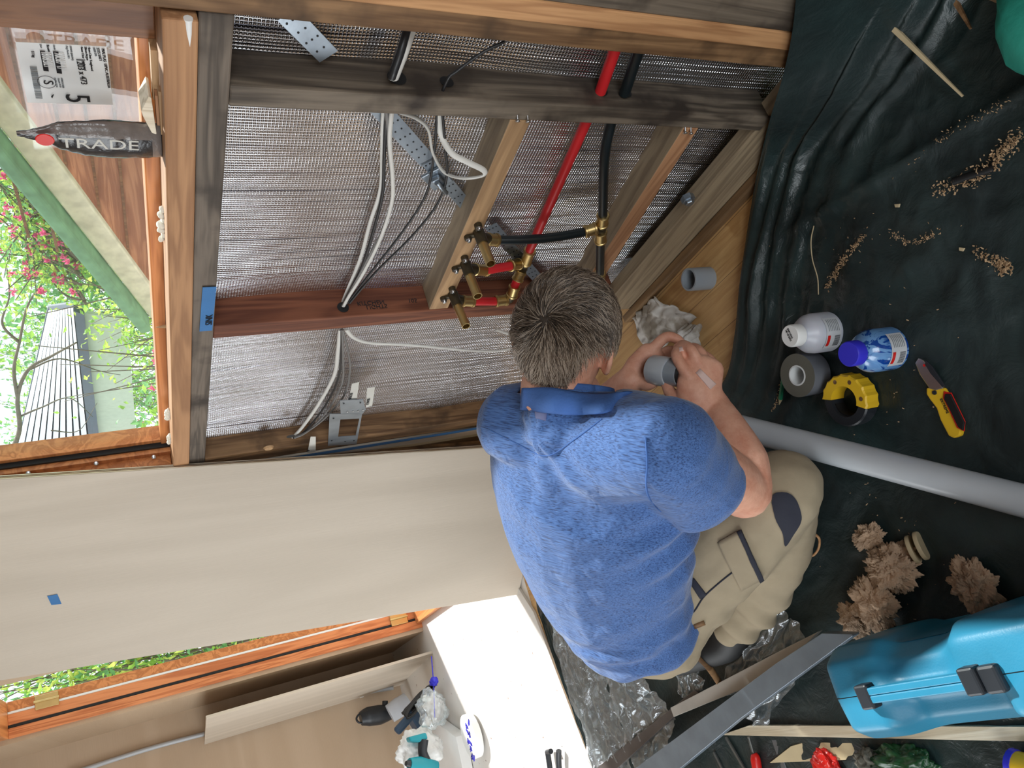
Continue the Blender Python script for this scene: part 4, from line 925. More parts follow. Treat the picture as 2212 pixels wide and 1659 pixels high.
# ================================================================== the man
def organic(name, chains, voxel, mat, parent, smooth=6, disp=None, sub=None, balls=()):
    bm = bmesh.new()
    for ch in chains:
        pts, rad, hint = ch[0], ch[1], (ch[2] if len(ch) > 2 else (0, 0, 1)); k = ch[3] if len(ch) > 3 else 6
        rr = [q if isinstance(q, tuple) else (q, q) for q in rad]
        if len(pts) > 2 and k > 1:
            R = []
            for i in range(k*(len(pts)-1)+1):
                a_, f = min(i//k, len(rr)-1), (i % k)/k; b_ = min(a_+1, len(rr)-1)
                R.append((rr[a_][0]*(1-f)+rr[b_][0]*f, rr[a_][1]*(1-f)+rr[b_][1]*f))
            P = smoothpath(pts, k)
        else: P, R = [V(p) for p in pts], rr
        # rounded ends
        for end in (0, -1):
            p, q = P[end], P[1 if end == 0 else -2]; d = (p-q).normalized(); r0 = R[end]
            ex = [(p+d*min(r0)*math.sin(t), (r0[0]*math.cos(t), r0[1]*math.cos(t))) for t in (0.5, 1.0, 1.35)]
            if end == 0: P = [e[0] for e in ex[::-1]]+P; R = [e[1] for e in ex[::-1]]+R
            else: P = P+[e[0] for e in ex]; R = R+[e[1] for e in ex]
        add_tube(bm, P, R, 20, True, hint=hint)
    for c0, r in balls: bmesh.ops.create_icosphere(bm, subdivisions=3, radius=r, matrix=Matrix.Translation(V(c0)))
    bmesh.ops.recalc_face_normals(bm, faces=bm.faces)
    me = bpy.data.meshes.new('t'); bm.to_mesh(me); bm.free(); o = bpy.data.objects.new('t', me); COL.objects.link(o)
    m = o.modifiers.new('r', 'REMESH'); m.mode = 'VOXEL'; m.voxel_size = voxel
    if smooth: s = o.modifiers.new('s', 'SMOOTH'); s.iterations = smooth; s.factor = 0.5
    e = o.evaluated_get(bpy.context.evaluated_depsgraph_get()); m2 = bpy.data.meshes.new_from_object(e); bpy.data.objects.remove(o); bpy.data.meshes.remove(me)
    bm = bmesh.new(); bm.from_mesh(m2); bpy.data.meshes.remove(m2)
    if disp:
        bm.normal_update(); new = [v.co+v.normal*disp(v.co, v.normal) for v in bm.verts]
        for v, c0 in zip(bm.verts, new): v.co = c0
    for f in bm.faces: f.smooth = True
    return finish(name, bm, mat, parent, True) if name else bm
man = thing('person', 'man in a blue heathered polo shirt and beige trousers kneeling over a grey coupling', 'person', At(1400, 1330, 1.95)*1.0)
rsh, lsh = At(1432, 965, 1.26), At(1120, 912, 1.53)
elb, wri = At(1606, 1058, 1.45), At(1548, 892, 1.53)
lelb, lwri = At(1290, 900, 1.72), At(1362, 822, 1.64)
SH = (lsh-rsh).normalized(); SP = (At(1230, 890, 1.42)-At(1340, 1320, 1.76)).normalized()
BK = SP.cross(SH).normalized()
if BK.dot(O-rsh) < 0: BK = -BK
tor = [(At(1345, 1330, 1.76), (0.18, 0.14)), (At(1302, 1225, 1.69), (0.215, 0.155)), (At(1277, 1110, 1.60), (0.232, 0.16)), (At(1270, 1015, 1.52), (0.235, 0.148)), (At(1262, 950, 1.45), (0.205, 0.105)), (At(1236, 905, 1.42), (0.115, 0.084))]
Hc = At(1226, 728, 1.40)
Rr = CD(0.90, 0.20, -0.38); U0 = CD(0.10, -0.95, -0.28); Ff = U0.cross(Rr).normalized(); 
if Ff.dot(RM @ V((0, 0, 1))) < 0: Ff = -Ff
Uu = (U0-Rr*U0.dot(Rr)-Ff*U0.dot(Ff)).normalized()
def H(r, u, f): return Hc+Rr*r+Uu*u+Ff*f
neck0 = At(1236, 862, 1.425)
def ins(p, k): return (p[0], (p[1][0]-k, p[1][1]-k))
body = [([q[0] for q in tor], [(q[1][0]-0.03, q[1][1]-0.03) for q in tor], tuple(BK)),
        ([neck0+CD(0, -0.15, 1)*0.022, H(0.0, -0.10, -0.028), H(0, -0.03, -0.01)], [0.060, 0.066, 0.062]),
        # skull, face, jaw
        ([H(0, -0.035, -0.005), H(0, 0.01, -0.012), H(0, 0.045, -0.01)], [(0.070, 0.088), (0.077, 0.096), (0.060, 0.078)], tuple(Ff)),
        ([H(0, 0.005, 0.03), H(0, -0.05, 0.042), H(0, -0.085, 0.052)], [(0.062, 0.05), (0.056, 0.045), (0.040, 0.032)], tuple(Ff)),
        ([H(0, 0.0, 0.092), H(0, -0.025, 0.108), H(0, -0.034, 0.112)], [0.009, 0.013, 0.016]),
        ([H(-0.035, 0.012, 0.082), H(0.035, 0.012, 0.082)], [0.013, 0.013]),
        ([H(-0.025, -0.062, 0.088), H(0.025, -0.062, 0.088)], [0.010, 0.010]),
        ([H(0, -0.098, 0.075), H(0, -0.10, 0.082)], [0.02, 0.016]),
        # shoulders, right arm
        ([At(1262, 960, 1.46), rsh], [0.060, 0.062]), ([At(1262, 960, 1.46), lsh], [0.060, 0.062]),
        ([rsh, At(1520, 1008, 1.34), elb-V((0, 0, 0.0))], [0.062, 0.060, 0.052]),
        ([elb, At(1594, 1000, 1.46), At(1570, 940, 1.49), wri], [(0.054, 0.054), (0.060, 0.055), (0.048, 0.044), (0.038, 0.033)]),
        ([lsh, lelb, At(1325, 862, 1.69), lwri], [0.060, 0.050, 0.042, 0.032]),
        # legs inside the trousers
        ([At(1420, 1300, 1.77), At(1565, 1180, 1.64), At(1690, 1058, 1.52)], [0.085, 0.075, 0.060]), ([At(1690, 1062, 1.55), At(1655, 1200, 1.73), At(1590, 1345, 1.92)], [0.055, 0.050, 0.036]),
        ([At(1300, 1310, 1.86), At(1380, 1120, 1.84), At(1440, 968, 1.80)], [0.085, 0.075, 0.060]), ([At(1440, 968, 1.83), At(1420, 1100, 1.93), At(1400, 1260, 2.02)], [0.055, 0.05, 0.036])]
# right hand ---------------------------------------------------------
kn = [At(1478, 800, 1.520), At(1507, 783, 1.528), At(1530, 793, 1.545), At(1549, 812, 1.56)]      # knuckles index..little
hc = At(1512, 850, 1.525)
body += [([wri, hc, (kn[1]+kn[2])/2], [(0.037, 0.026), (0.047, 0.026), (0.043, 0.020)], tuple(CD(0.2, 0.1, -1)))]
for k_ in kn: body.append(([hc+(k_-hc)*0.2, k_], [0.016, 0.0125]))
fing = [[kn[0], At(1462, 771, 1.53), At(1464, 757, 1.555), At(1472, 756, 1.575)],
        [kn[1], At(1493, 756, 1.53), At(1476, 745, 1.565), At(1463, 750, 1.595)],
        [kn[2], At(1515, 763, 1.55), At(1497, 750, 1.585), At(1478, 757, 1.61)],
        [kn[3], At(1537, 779, 1.572), At(1518, 765, 1.60), At(1500, 768, 1.62)]]
for q, r in zip(fing, (0.0112, 0.0112, 0.0106, 0.0094)): body.append((q, [r*1.08, r*1.02, r*0.95, r*0.82]))
body.append(([At(1490, 870, 1.53), At(1462, 862, 1.54), At(1447, 846, 1.555), At(1438, 828, 1.565)], [0.021, 0.0155, 0.013, 0.0105]))     # thumb
# left hand ----------------------------------------------------------
lk = [At(1405, 760, 1.635), At(1412, 775, 1.65), At(1418, 790, 1.66), At(1420, 803, 1.67)]
lhc = At(1384, 797, 1.645)
body += [([lwri, lhc, (lk[0]+lk[1])/2], [(0.031, 0.026), (0.038, 0.026), (0.034, 0.022)], tuple(CD(0.2, 0.3, -1)))]
lf = [[lk[0], At(1437, 729, 1.625), At(1461, 732, 1.62), At(1474, 744, 1.625)],
      [lk[1], At(1447, 757, 1.665), At(1467, 768, 1.675), At(1475, 785, 1.67)],
      [lk[2], At(1450, 780, 1.68), At(1468, 792, 1.685), At(1474, 806, 1.675)],
      [lk[3], At(1448, 800, 1.69), At(1464, 812, 1.69), At(1468, 824, 1.68)]]
for q, r in zip(lf, (0.0115, 0.0105, 0.0102, 0.009)): body.append((q, [r*1.15, r*1.02, r*0.95, r*0.85]))
body.append(([At(1378, 815, 1.635), At(1392, 829, 1.615), At(1406, 829, 1.60), At(1420, 820, 1.59)], [0.019, 0.0145, 0.0125, 0.0105]))
# ears
for sg in (1, -1):
    D = (Rr*sg*0.62-Ff*0.78).normalized(); e0 = H(sg*0.074, -0.018, -0.002)+D*0.014
    hn_ = tuple(D.cross(Uu)); pts = [e0+Uu*k-D*(0.004 if k < -0.02 else 0) for k in (-0.028, -0.012, 0.012, 0.026)]
    body.append((pts, [(0.010, 0.0055), (0.015, 0.0052), (0.019, 0.0052), (0.016, 0.0052)], hn_))
    rim = [e0+Uu*(0.004+0.034*math.cos(t))+D*(0.017*math.sin(t)+0.002)+D.cross(Uu)*0.0 for t in [-0.9+k*3.9/10 for k in range(11)]]
    body.append((rim, [0.0052]*11, (0, 0, 1), 2))
bod = organic('body', body, 0.0036, M_['skin'], man, smooth=3)
def bvh_of(o):
    off = world_loc(o); me = o.data; return BVHTree.FromPolygons([v.co+off for v in me.vertices], [tuple(p.vertices) for p in me.polygons])
def hit(bv, x, y):
    r = bv.ray_cast(O, wdir(x, y)); return (r[0], r[1]) if r[0] is not None else (None, None)
def patch(name, bv, quad, nu, nv, mat, parent, off=0.003, t=0.002):
    bm = bmesh.new(); g = []; q = [V((a_, b_, 0)) for a_, b_ in quad]
    for i in range(nu+1):
        row = []
        for j in range(nv+1):
            p = q[0].lerp(q[1], i/nu).lerp(q[3].lerp(q[2], i/nu), j/nv); h, n = hit(bv, p.x, p.y)
            row.append(None if h is None else (h, n if n.dot(wdir(p.x, p.y)) < 0 else -n))
        g.append(row)
    A = [[None if c_ is None else (bm.verts.new(c_[0]+c_[1]*off), bm.verts.new(c_[0]+c_[1]*(off-t-0.002))) for c_ in r] for r in g]
    for i in range(nu):
        for j in range(nv):
            c4 = (A[i][j], A[i+1][j], A[i+1][j+1], A[i][j+1])
            if None in c4 or max((c4[0][0].co-c_[0].co).length for c_ in c4) > 0.03: continue
            bm.faces.new([c_[0] for c_ in c4]); bm.faces.new([c_[1] for c_ in c4][::-1])
            for (i0, j0), (i1, j1), cond in (((i, j), (i+1, j), j == 0), ((i, j+1), (i+1, j+1), j == nv-1), ((i, j), (i, j+1), i == 0), ((i+1, j), (i+1, j+1), i == nu-1)):
                if cond: bm.faces.new((A[i0][j0][0], A[i1][j1][0], A[i1][j1][1], A[i0][j0][1]))
    return finish(name, bm, mat, parent, True)
bbv = bvh_of(bod)
for sg in (1, -1):
    c0 = H(sg*0.031, -0.004, 0.083); lathe('eye', [(0, 0.012), (0.006, 0.0105), (0.011, 0.005), (0.012, 0)], c0, Ff, M_['white'], man, 16)
    e = bpy.data.objects[-1] if False else None
tube('lips', [H(-0.022, -0.062, 0.097), H(0, -0.060, 0.1), H(0.022, -0.062, 0.097)], [0.003, 0.0055, 0.003], M_['plaster'], man, 8, 4)
patch('sticking_plaster', bbv, [(1503, 806), (1512, 797), (1546, 830), (1534, 842)], 8, 4, M_['plaster'], man, 0.0022, 0.001)['label'] = 'pale sticking plaster on the back of the hand'
patch('finger_nail', bbv, [(1466, 751), (1474, 749), (1477, 758), (1468, 760)], 4, 4, M_['plaster'], man, 0.0012, 0.0006)
# shirt --------------------------------------------------------------
def folds(p, n):
    q = p-rsh; a_ = q.dot(SP); b_ = q.dot(SH); d = 0.0
    # drag folds at the nape
    ng = p-neck0
    r_ = ng.length
    d += 0.008*math.exp(-(r_/0.17)**2)*math.sin(math.atan2(ng.dot(SH), -ng.dot(SP))*7+0.6)*min(1, r_/0.15)**3
    d += 0.007*nz((a_*7, b_*2.2, n.x), 1.4, 3)+0.004*nz((a_*18, b_*5, 0), 1, 9)
    # creases across the waist and in the armpit
    w_ = p-At(1440, 1140, 1.45); d += 0.013*math.exp(-(w_.length/0.10)**2)*math.sin(w_.dot(SP+SH*0.6)*90)
    h_ = p-At(1380, 1370, 1.68); d += 0.010*math.exp(-(h_.length/0.15)**2)*math.sin(h_.dot(SH*0.5+SP)*70+nz(p, 9)*3)
    return d
slv = At(1508, 1040, 1.365)
shirtc = [([q[0] for q in tor], [q[1] for q in tor], tuple(BK)),
          ([tor[4][0]+BK*0.0, rsh+BK*0.005], [(0.12, 0.10), (0.088, 0.088)]), ([tor[4][0], lsh+BK*0.005], [(0.12, 0.10), (0.085, 0.085)]),
          ([rsh, At(1475, 1005, 1.31), slv], [0.088, 0.088, 0.086]), ([lsh, (lsh+lelb)/2], [0.082, 0.08]),
          ([tor[5][0], neck0, neck0+Uu*0.04], [0.098, 0.088, 0.084])]
bm = organic(None, shirtc, 0.0065, M_['shirt'], man, 6, folds)
# open the sleeve and the neck: drop the faces beyond the hem planes
def cut(bm, c0, n, rad):
    for_del = [f for f in bm.faces if (f.calc_center_median()-c0).dot(n) > 0 and (f.calc_center_median()-c0).length < rad]
    bmesh.ops.delete(bm, geom=for_del, context='FACES')
def bisect_local(bm, c0, n, rad):
    gs = [f for f in bm.faces if (f.calc_center_median()-c0).length < rad]
    ed = set(e for f in gs for e in f.edges); vs = set(v for f in gs for v in f.verts)
    bmesh.ops.bisect_plane(bm, geom=gs+list(ed)+list(vs), plane_co=c0, plane_no=n)
    cut(bm, c0, n, rad)
sd = (elb-rsh).normalized(); sc0 = rsh.lerp(elb, 0.60); bisect_local(bm, sc0, sd, 0.108)
nd = (H(0, -0.11, -0.035)-neck0).normalized(); NN = CD(0.06, -1.0, 0.10); bisect_local(bm, At(1240, 852, 1.42), NN, 0.115)
hemc = At(1390, 1385, 1.74); hn = (-SP*0.93-BK*0.1+(RM @ V((0.25, 0.1, 0)))).normalized(); bisect_local(bm, hemc, hn, 0.4)
shirt = finish('shirt', bm, M_['shirt'], man, True); m = shirt.modifiers.new('thickness', 'SOLIDIFY'); m.thickness = 0.004; m.offset = -1
sbv = bvh_of(shirt)
# sleeve and yoke seams, hem line, neck loop
def seam(name, pts, r=0.0016, mat='collar', off=0.001):
    P = []
    for a_, b_ in smoothpath([V((a_, b_, 0)) for a_, b_ in pts], 8) if False else [(p.x, p.y) for p in smoothpath([V((a_, b_, 0)) for a_, b_ in pts], 8)]:
        h, n = hit(sbv, a_, b_)
        if h is not None: P.append(h-wdir(a_, b_)*off)
    return tube(name, P, r, M_[mat], man, 6) if len(P) > 2 else None
seam('sleeve_seam', [(1395, 945), (1398, 1000), (1396, 1050), (1405, 1080), (1428, 1105)])
seam('yoke_seam', [(1060, 930), (1120, 960), (1180, 985), (1240, 950), (1300, 905)], 0.0012)
patch('neck_loop', sbv, [(1156, 884), (1182, 888), (1180, 908), (1160, 904)], 6, 6, M_['loop'], man, 0.003, 0.002)['label'] = 'grey ribbed loop below the collar'
# collar
def colP(off):
    top_ = [(1128, 838, 1.45), (1190, 838, 1.375), (1250, 848, 1.345), (1310, 850, 1.35), (1360, 846, 1.385), (1400, 852, 1.43), (1424, 861, 1.46)]
    bot_ = [(1124, 884, 1.445), (1190, 892, 1.362), (1250, 896, 1.33), (1310, 891, 1.335), (1362, 873, 1.378), (1402, 866, 1.428), (1425, 864, 1.46)]
    def on(q):
        ds = [px(h)[2] for h in (hit(sbv, q[0], q[1])[0], hit(bbv, q[0], q[1])[0]) if h is not None and abs(px(h)[2]-q[2]) < 0.12]
        return At(q[0], q[1], (min(ds) if ds else q[2])-0.013)
    A = smoothpath([on(q) for q in top_], 6); B = smoothpath([on(q) for q in bot_], 6); return A, B
A, B = colP(0); nC = len(A)-1
def cP(u, v):
    i = min(int(u*nC), nC-1); f = u*nC-i; a_ = A[i].lerp(A[i+1], f); b_ = B[i].lerp(B[i+1], f); p = a_.lerp(b_, v); d = (O-p).normalized()
    return p+d*(0.010*math.sin(v*math.pi)+0.003)
grid('collar', cP, 48, 8, M_['collar'], man, 0.004)
def band_in(u, v):        # inner stand of the collar round the neck
    t = u*2*math.pi; c0 = At(1236, 858, 1.42)+NN*(0.018*v); s_ = NN.cross(V((0, 0, 1))).normalized(); w_ = NN.cross(s_); r_ = 0.080-0.004*v
    return c0+s_*r_*math.cos(t)+w_*r_*math.sin(t)
grid('collar_stand', band_in, 40, 4, M_['collar'], man, 0.003)
# trousers -----------------------------------------------------------
def pf(p, n):
    a_ = p-At(1580, 1330, 1.86); return 0.006*nz(p, 9, 5)+0.010*math.exp(-(a_.length/0.16)**2)*math.sin(a_.dot(V((0.8, 0.3, 0.5)))*85)+0.003*nz(p, 30, 2)
pel = At(1385, 1345, 1.80)
pc = [([At(1330, 1270, 1.80), pel, At(1400, 1350, 1.84)], [(0.175, 0.13), (0.165, 0.125), (0.12, 0.11)], tuple(BK)),
      ([At(1425, 1300, 1.79), At(1565, 1178, 1.66), At(1692, 1055, 1.53)], [(0.125, 0.12), (0.112, 0.105), (0.082, 0.08)]),
      ([At(1690, 1066, 1.56), At(1668, 1190, 1.72), At(1615, 1310, 1.88), At(1584, 1352, 1.93)], [0.074, 0.082, 0.072, 0.052]),
      ([At(1300, 1310, 1.88), At(1380, 1120, 1.86), At(1442, 972, 1.81)], [0.12, 0.105, 0.080]),
      ([At(1442, 975, 1.84), At(1420, 1100, 1.95), At(1400, 1260, 2.03)], [0.074, 0.075, 0.05])]
tro = organic('trousers', pc, 0.008, [M_['pants'], M_['pants_dark']], man, 8, pf)
off = world_loc(tro)
tbv = bvh_of(tro)
from mathutils.geometry import intersect_point_tri_2d
kp = [(1668, 1085), (1672, 1068), (1688, 1063), (1708, 1068), (1722, 1085), (1730, 1110), (1728, 1128), (1715, 1150), (1695, 1178), (1690, 1150), (1676, 1120)]
def inpoly(x, y, P):
    c_ = False
    for i in range(len(P)):
        (x1, y1), (x2, y2) = P[i], P[i-1]
        if (y1 > y) != (y2 > y) and x < (x2-x1)*(y-y1)/(y2-y1)+x1: c_ = not c_
    return c_
def patch_poly(name, bv, poly, mat, parent, off=0.003, nr=12, na=48):
    P = smoothpath([V((a_, b_, 0)) for a_, b_ in poly+[poly[0]]], 6); c0 = sum(P[:-1], V())/(len(P)-1); bm = bmesh.new(); rg = []
    def pt(q):
        h, n = hit(bv, q.x, q.y)
        if h is None: return None
        n = n if n.dot(O-h) > 0 else -n
        return bm.verts.new(h+n*off)
    for k in range(nr+1): rg.append([pt(c0.lerp(P[j], max(0.03, k/nr))) for j in range(len(P)-1)])
    for a_, b_ in zip(rg, rg[1:]):
        for j in range(len(a_)):
            q = (a_[j], a_[(j+1) % len(a_)], b_[(j+1) % len(a_)], b_[j])
            if None not in q: bm.faces.new(q)
    if None not in rg[0]: bm.faces.new(rg[0])
    return finish(name, bm, mat, parent, True)
patch_poly('knee_patch', tbv, kp, M_['pants_dark'], man)['label'] = 'navy knee patch'
def tseam(name, pts, r=0.0014, mat='pants', off_=0.001, bv=None):
    P = []
    for p in smoothpath([V((a_, b_, 0)) for a_, b_ in pts], 8):
        h, n = hit(bv or tbv, p.x, p.y)
        if h is not None: P.append(h-wdir(p.x, p.y)*off_)
    return tube(name, P, r, M_[mat], man, 6) if len(P) > 2 else None
patch('cargo_pocket', tbv, [(1552, 1170), (1596, 1146), (1640, 1250), (1600, 1272)], 10, 12, M_['pants'], man, 0.006, 0.004)
patch('pocket_trim', tbv, [(1596, 1146), (1603, 1143), (1647, 1247), (1638, 1253)], 4, 14, M_['pants_dark'], man, 0.0085, 0.004)['label'] = 'navy trim along the pocket flap'
patch('pocket_tab', tbv, [(1484, 1246), (1500, 1249), (1526, 1283), (1512, 1292)], 4, 6, M_['pants_dark'], man, 0.004, 0.003)['label'] = 'small navy pocket corner'
tseam('side_seam', [(1480, 1335), (1500, 1320), (1520, 1290), (1550, 1262), (1580, 1238), (1600, 1225)], 0.0018, 'pants_dark')
tseam('hem_seam', [(1340, 1436), (1400, 1428), (1450, 1408), (1490, 1368)], 0.0015, 'pants_dark')
# belt loops worn open
for a_, b_ in ((1433, 1388), (1508, 1352)): patch('belt_loop', tbv, [(a_-10, b_-3), (a_+12, b_-12), (a_+15, b_-5), (a_-7, b_+4)], 3, 3, M_['brown_wood'], man, 0.004, 0.003)
# boots
bt = organic('boot', [([At(1592, 1352, 1.93), At(1570, 1385, 1.99), At(1520, 1405, 2.04), At(1465, 1428, 2.10)], [0.045, 0.05, 0.048, 0.040])], 0.006, M_['dark'], man, 4)
tube('boot_sole', [At(1470, 1385, 2.02), At(1505, 1415, 2.0), At(1530, 1440, 2.0), At(1556, 1478, 2.03)], [(0.006, 0.012)]*4, M_['brown_wood'], man, 8, 5)
bt2 = organic('boot', [([At(1402, 1250, 2.03), At(1440, 1330, 2.10), At(1470, 1400, 2.12)], [0.04, 0.048, 0.035])], 0.007, M_['dark'], man, 4)
# hair ---------------------------------------------------------------
AX = (0.080, 0.100, 0.104)     # r,u,f half axes of the scalp
Sc = H(0, 0.012, -0.012)
def scalp(d): return Sc+Rr*d[0]*AX[0]+Uu*d[1]*AX[1]+Ff*d[2]*AX[2]
wh = V((-0.05, 0.36, -0.93)).normalized()      # whorl on the crown
def hair_ok(d):
    r_, u_, f_ = abs(d[0]), d[1], d[2]
    if u_ > 0.35: return f_ < 0.80
    if f_ > 0.28+0.5*max(0, u_): return False
    if u_ < -0.86: return False
    if u_ < 0.0 and r_ > 0.80+0.60*u_: return False
    return True
bm = bmesh.new(); bmesh.ops.create_icosphere(bm, subdivisions=6, radius=1)
dl = [v for v in bm.verts if not hair_ok(v.co)]; bmesh.ops.delete(bm, geom=dl, context='VERTS')
for v in bm.verts:
    d = v.co.copy(); p = scalp(d); n = (p-Sc).normalized()
    t_ = d-wh*d.dot(wh); ang = math.atan2(t_.dot(Rvec) if False else t_.x, t_.z); rr_ = t_.length
    v.co = p+n*(0.006+0.005*nz((ang*3.2, rr_*2.5, d.y*2), 2.2, 1)+0.003*nz((ang*9, rr_*3, 0), 1.5, 4))
cap = finish('hair_cap', bm, M_['hair_dark'], man, True)
cap.name = 'hair'
rnd = random.Random(11); vs, fs, mi = [], [], []
cnt = 0
while cnt < 15000:
    d = V((rnd.gauss(0, 1), rnd.gauss(0, 1), rnd.gauss(0, 1))).normalized()
    if not hair_ok(d) or d.z > 0.6: continue
    t_ = d-wh*d.dot(wh)
    if t_.length < 0.02: continue
    away = t_.normalized(); spin = wh.cross(away)
    cl = nz(d, 3.4, 6); cl2 = nz(d, 6.5, 8)
    fl = away*1.0+spin*(0.35+0.9*cl)+V((0, -0.25, 0.1))+V((cl2, cl, -cl2))*0.5
    L = rnd.uniform(0.022, 0.040)*(0.55 if d.y < -0.45 else 1.0); steps = 4; p = d.copy(); P = []
    lift = 0.007+0.010*rnd.random()
    for k in range(steps+1):
        w_ = scalp(p); n = (w_-Sc).normalized(); t = k/steps
        P.append((w_+n*(lift*math.sin(min(1, t*1.2)*1.7)+0.003+0.003*cl2), n))
        g = fl-p*fl.dot(p); g = g.normalized() if g.length > 1e-4 else g
        fl = fl+V((rnd.gauss(0, .10), rnd.gauss(0, .10), rnd.gauss(0, .10))); p = (p+g*(L/steps)/0.1).normalized()
    w0 = 0.00065; b0 = len(vs)
    for k, (q, n) in enumerate(P):
        dd = (P[min(k+1, steps)][0]-P[max(k-1, 0)][0]); s_ = dd.cross(n); s_ = s_.normalized() if s_.length > 1e-7 else Rr
        ww = w0*(1-0.75*k/steps); vs += [q-s_*ww, q+s_*ww, q+n*ww*1.2]
    sel = rnd.random(); gz = 0.34+0.30*(d.y < 0.1)*(1-abs(d.z) > 0)+0.12*(d.x > 0.6)
    m_ = 2 if sel < gz*0.8 else (1 if sel < gz+0.35 else 0)
    for k in range(steps):
        a_ = b0+k*3
        for j in range(3):
            fs.append((a_+j, a_+(j+1) % 3, a_+3+(j+1) % 3, a_+3+j)); mi.append(m_)
    cnt += 1
me = bpy.data.meshes.new('hair_strands'); c0 = Hc.copy(); me.from_pydata([tuple(q-c0) for q in vs], [], fs)
for m_ in ('hair_dark', 'hair_mid', 'hair_grey'): me.materials.append(M_[m_])
me.polygons.foreach_set('material_index', mi); me.update()
hs = bpy.data.objects.new('hair_strands', me); COL.objects.link(hs); hs.location = c0; adopt(hs, man); hs['kind'] = 'stuff'
# grey coupling in the hands -------------------------------------------
ca, cb = At(1411, 799, 1.600), At(1459, 806, 1.555); cdv = (cb-ca); cdir = cdv.normalized()
pcp = thing('pipe_coupling', 'light grey pvc coupling held in both hands of the man', 'pipe fitting', ca)
cr_ = 0.0315
lathe('socket', [(cr_*0.86, 0.002), (cr_*0.96, 0), (cr_, 0.002), (cr_, 0.045), (cr_*0.97, 0.047), (cr_*0.86, 0.047), (cr_*0.86, 0.002)], ca, cdir, M_['grey_pvc'], pcp, 40)
lathe('pipe_end', [(cr_*0.80, 0.001), (cr_*0.87, 0.001), (cr_*0.87, 0.075), (cr_*0.80, 0.075), (cr_*0.80, 0.001)], ca+cdir*0.001, cdir, M_['stub_pvc'], pcp, 40)
tA = At(1431, 805, px(ca)[2]-0.036)
text('print', 'DWV', At(1433, 816, px(ca)[2]-0.034), CD(-0.1, -1, 0.2), CD(1, -0.05, 0), 0.007, M_['ink'], pcp)

# ================================================================== black tarpaulin
Ew = [W(1740, -120, -0.865), W(1726, -20, -0.865), W(1716, 70, -0.865), W(1697, 160, -0.865), W(1668, 255, -0.862), Fl(1645, 345, .06), Fl(1630, 420, .03), Fl(1614, 520, .02), Fl(1600, 620, .018), Fl(1590, 720, .015), Fl(1570, 815, .012), Fl(1515, 880, .01), Fl(1440, 912, .008), Fl(1340, 930, .006), Fl(1230, 1040, .006), Fl(1175, 1180, .006), Fl(1160, 1290, .01), Fl(1172, 1340, .012), Fl(1205, 1440, .012), Fl(1250, 1560, .012), Fl(1292, 1680, .012), Fl(1360, 1860, .01)]
Gw = [V(q) for q in ((-0.1, -0.88, 0.3), (-0.1, -0.84, 0.2), (-0.1, -0.8, 0.1), (-0.1, -0.7, 0), (-0.1, -0.55, 0), (-0.1, -0.38, 0), (-0.05, -0.2, 0), (0, 0, 0), (0.05, 0.2, 0), (0.15, 0.45, 0), (0.3, 0.75, 0), (0.5, 1.0, 0), (0.75, 1.2, 0), (1.0, 1.3, 0), (1.3, 1.4, 0), (1.6, 1.45, 0), (1.9, 1.5, 0), (2.1, 1.5, 0), (2.3, 1.5, 0), (2.5, 1.5, 0), (2.7, 1.5, 0), (2.85, 1.5, 0))]
NU, NV = 300, 230
Es, Gs = smoothpath(Ew, 16), smoothpath(Gw, 16)
def samp(L, u):
    t = u*(len(L)-1); i = min(int(t), len(L)-2); return L[i].lerp(L[i+1], t-i)
def ridge(x): return max(0.0, 1-abs(x)*1.0)
cra, crb = Fl(1752, 480), Fl(2230, 190)
bx_lo = 0.0
def tarpP(u, v):
    e, g = samp(Es, u), samp(Gs, u); w_ = v**1.7; p = e.lerp(g, w_); d = (V((p.x, p.y, 0))-V((e.x, e.y, 0))).length
    hx = e.z*math.exp(-d/0.10)
    z = 0.004+hx
    near = math.exp(-((u-0.24)/0.26)**2)*(1 if u < 0.24 else 1)
    amp = 0.35+0.65*max(0, min(1, (0.62-u)/0.2))
    wob = 0.012*nz((u*9, 0, 0), 1, 2)
    for dc, wd_, h_ in ((0.018, 0.016, 0.020), (0.055, 0.015, 0.026), (0.095, 0.018, 0.030), (0.15, 0.02, 0.022), (0.215, 0.022, 0.016), (0.30, 0.03, 0.010)):
        m = 0.55+0.45*nz((u*7+dc*40, dc*9, 2), 1, 5)*1.6
        z += amp*h_*max(0, m)*math.exp(-((d-dc-wob*(1+dc*8))/wd_)**2)*min(1, d/0.01+0.3)
    q = V((p.x, p.y, 0)); dl = (crb-cra); dl.z = 0; L_ = dl.length; dl.normalize(); s_ = (q-V((cra.x, cra.y, 0))); al = s_.dot(dl); pe = s_.cross(dl).z
    if -0.1 < al < L_+0.3: z += 0.012*math.exp(-(abs(pe)/0.014)**1.5)*min(1, (al+0.1)/0.1)
    fl_ = 1-math.exp(-d/0.05)
    r1 = 1-abs(nz(q, 5.5, 1))*2.4; r2 = 1-abs(nz(q, 14, 3))*2.4
    z += fl_*(0.0045*max(0, r1)**3+0.003*max(0, r2)**3+0.002*nz(q, 40, 2)+0.004*(1+nz(q, 3, 9)))
    fad = math.exp(-(max(0, p.x-0.7)/0.8)**2)
    gl = math.exp(-((q-V((0.72, -0.38, 0))).length/0.22)**2)
    z += gl*0.015*(1-abs(nz(q, 11, 12))*2.2)
    return V((p.x, p.y, max(z, 0.002)))
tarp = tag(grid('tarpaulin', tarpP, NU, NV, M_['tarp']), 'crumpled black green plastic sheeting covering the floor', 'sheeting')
def TZ(P): return P
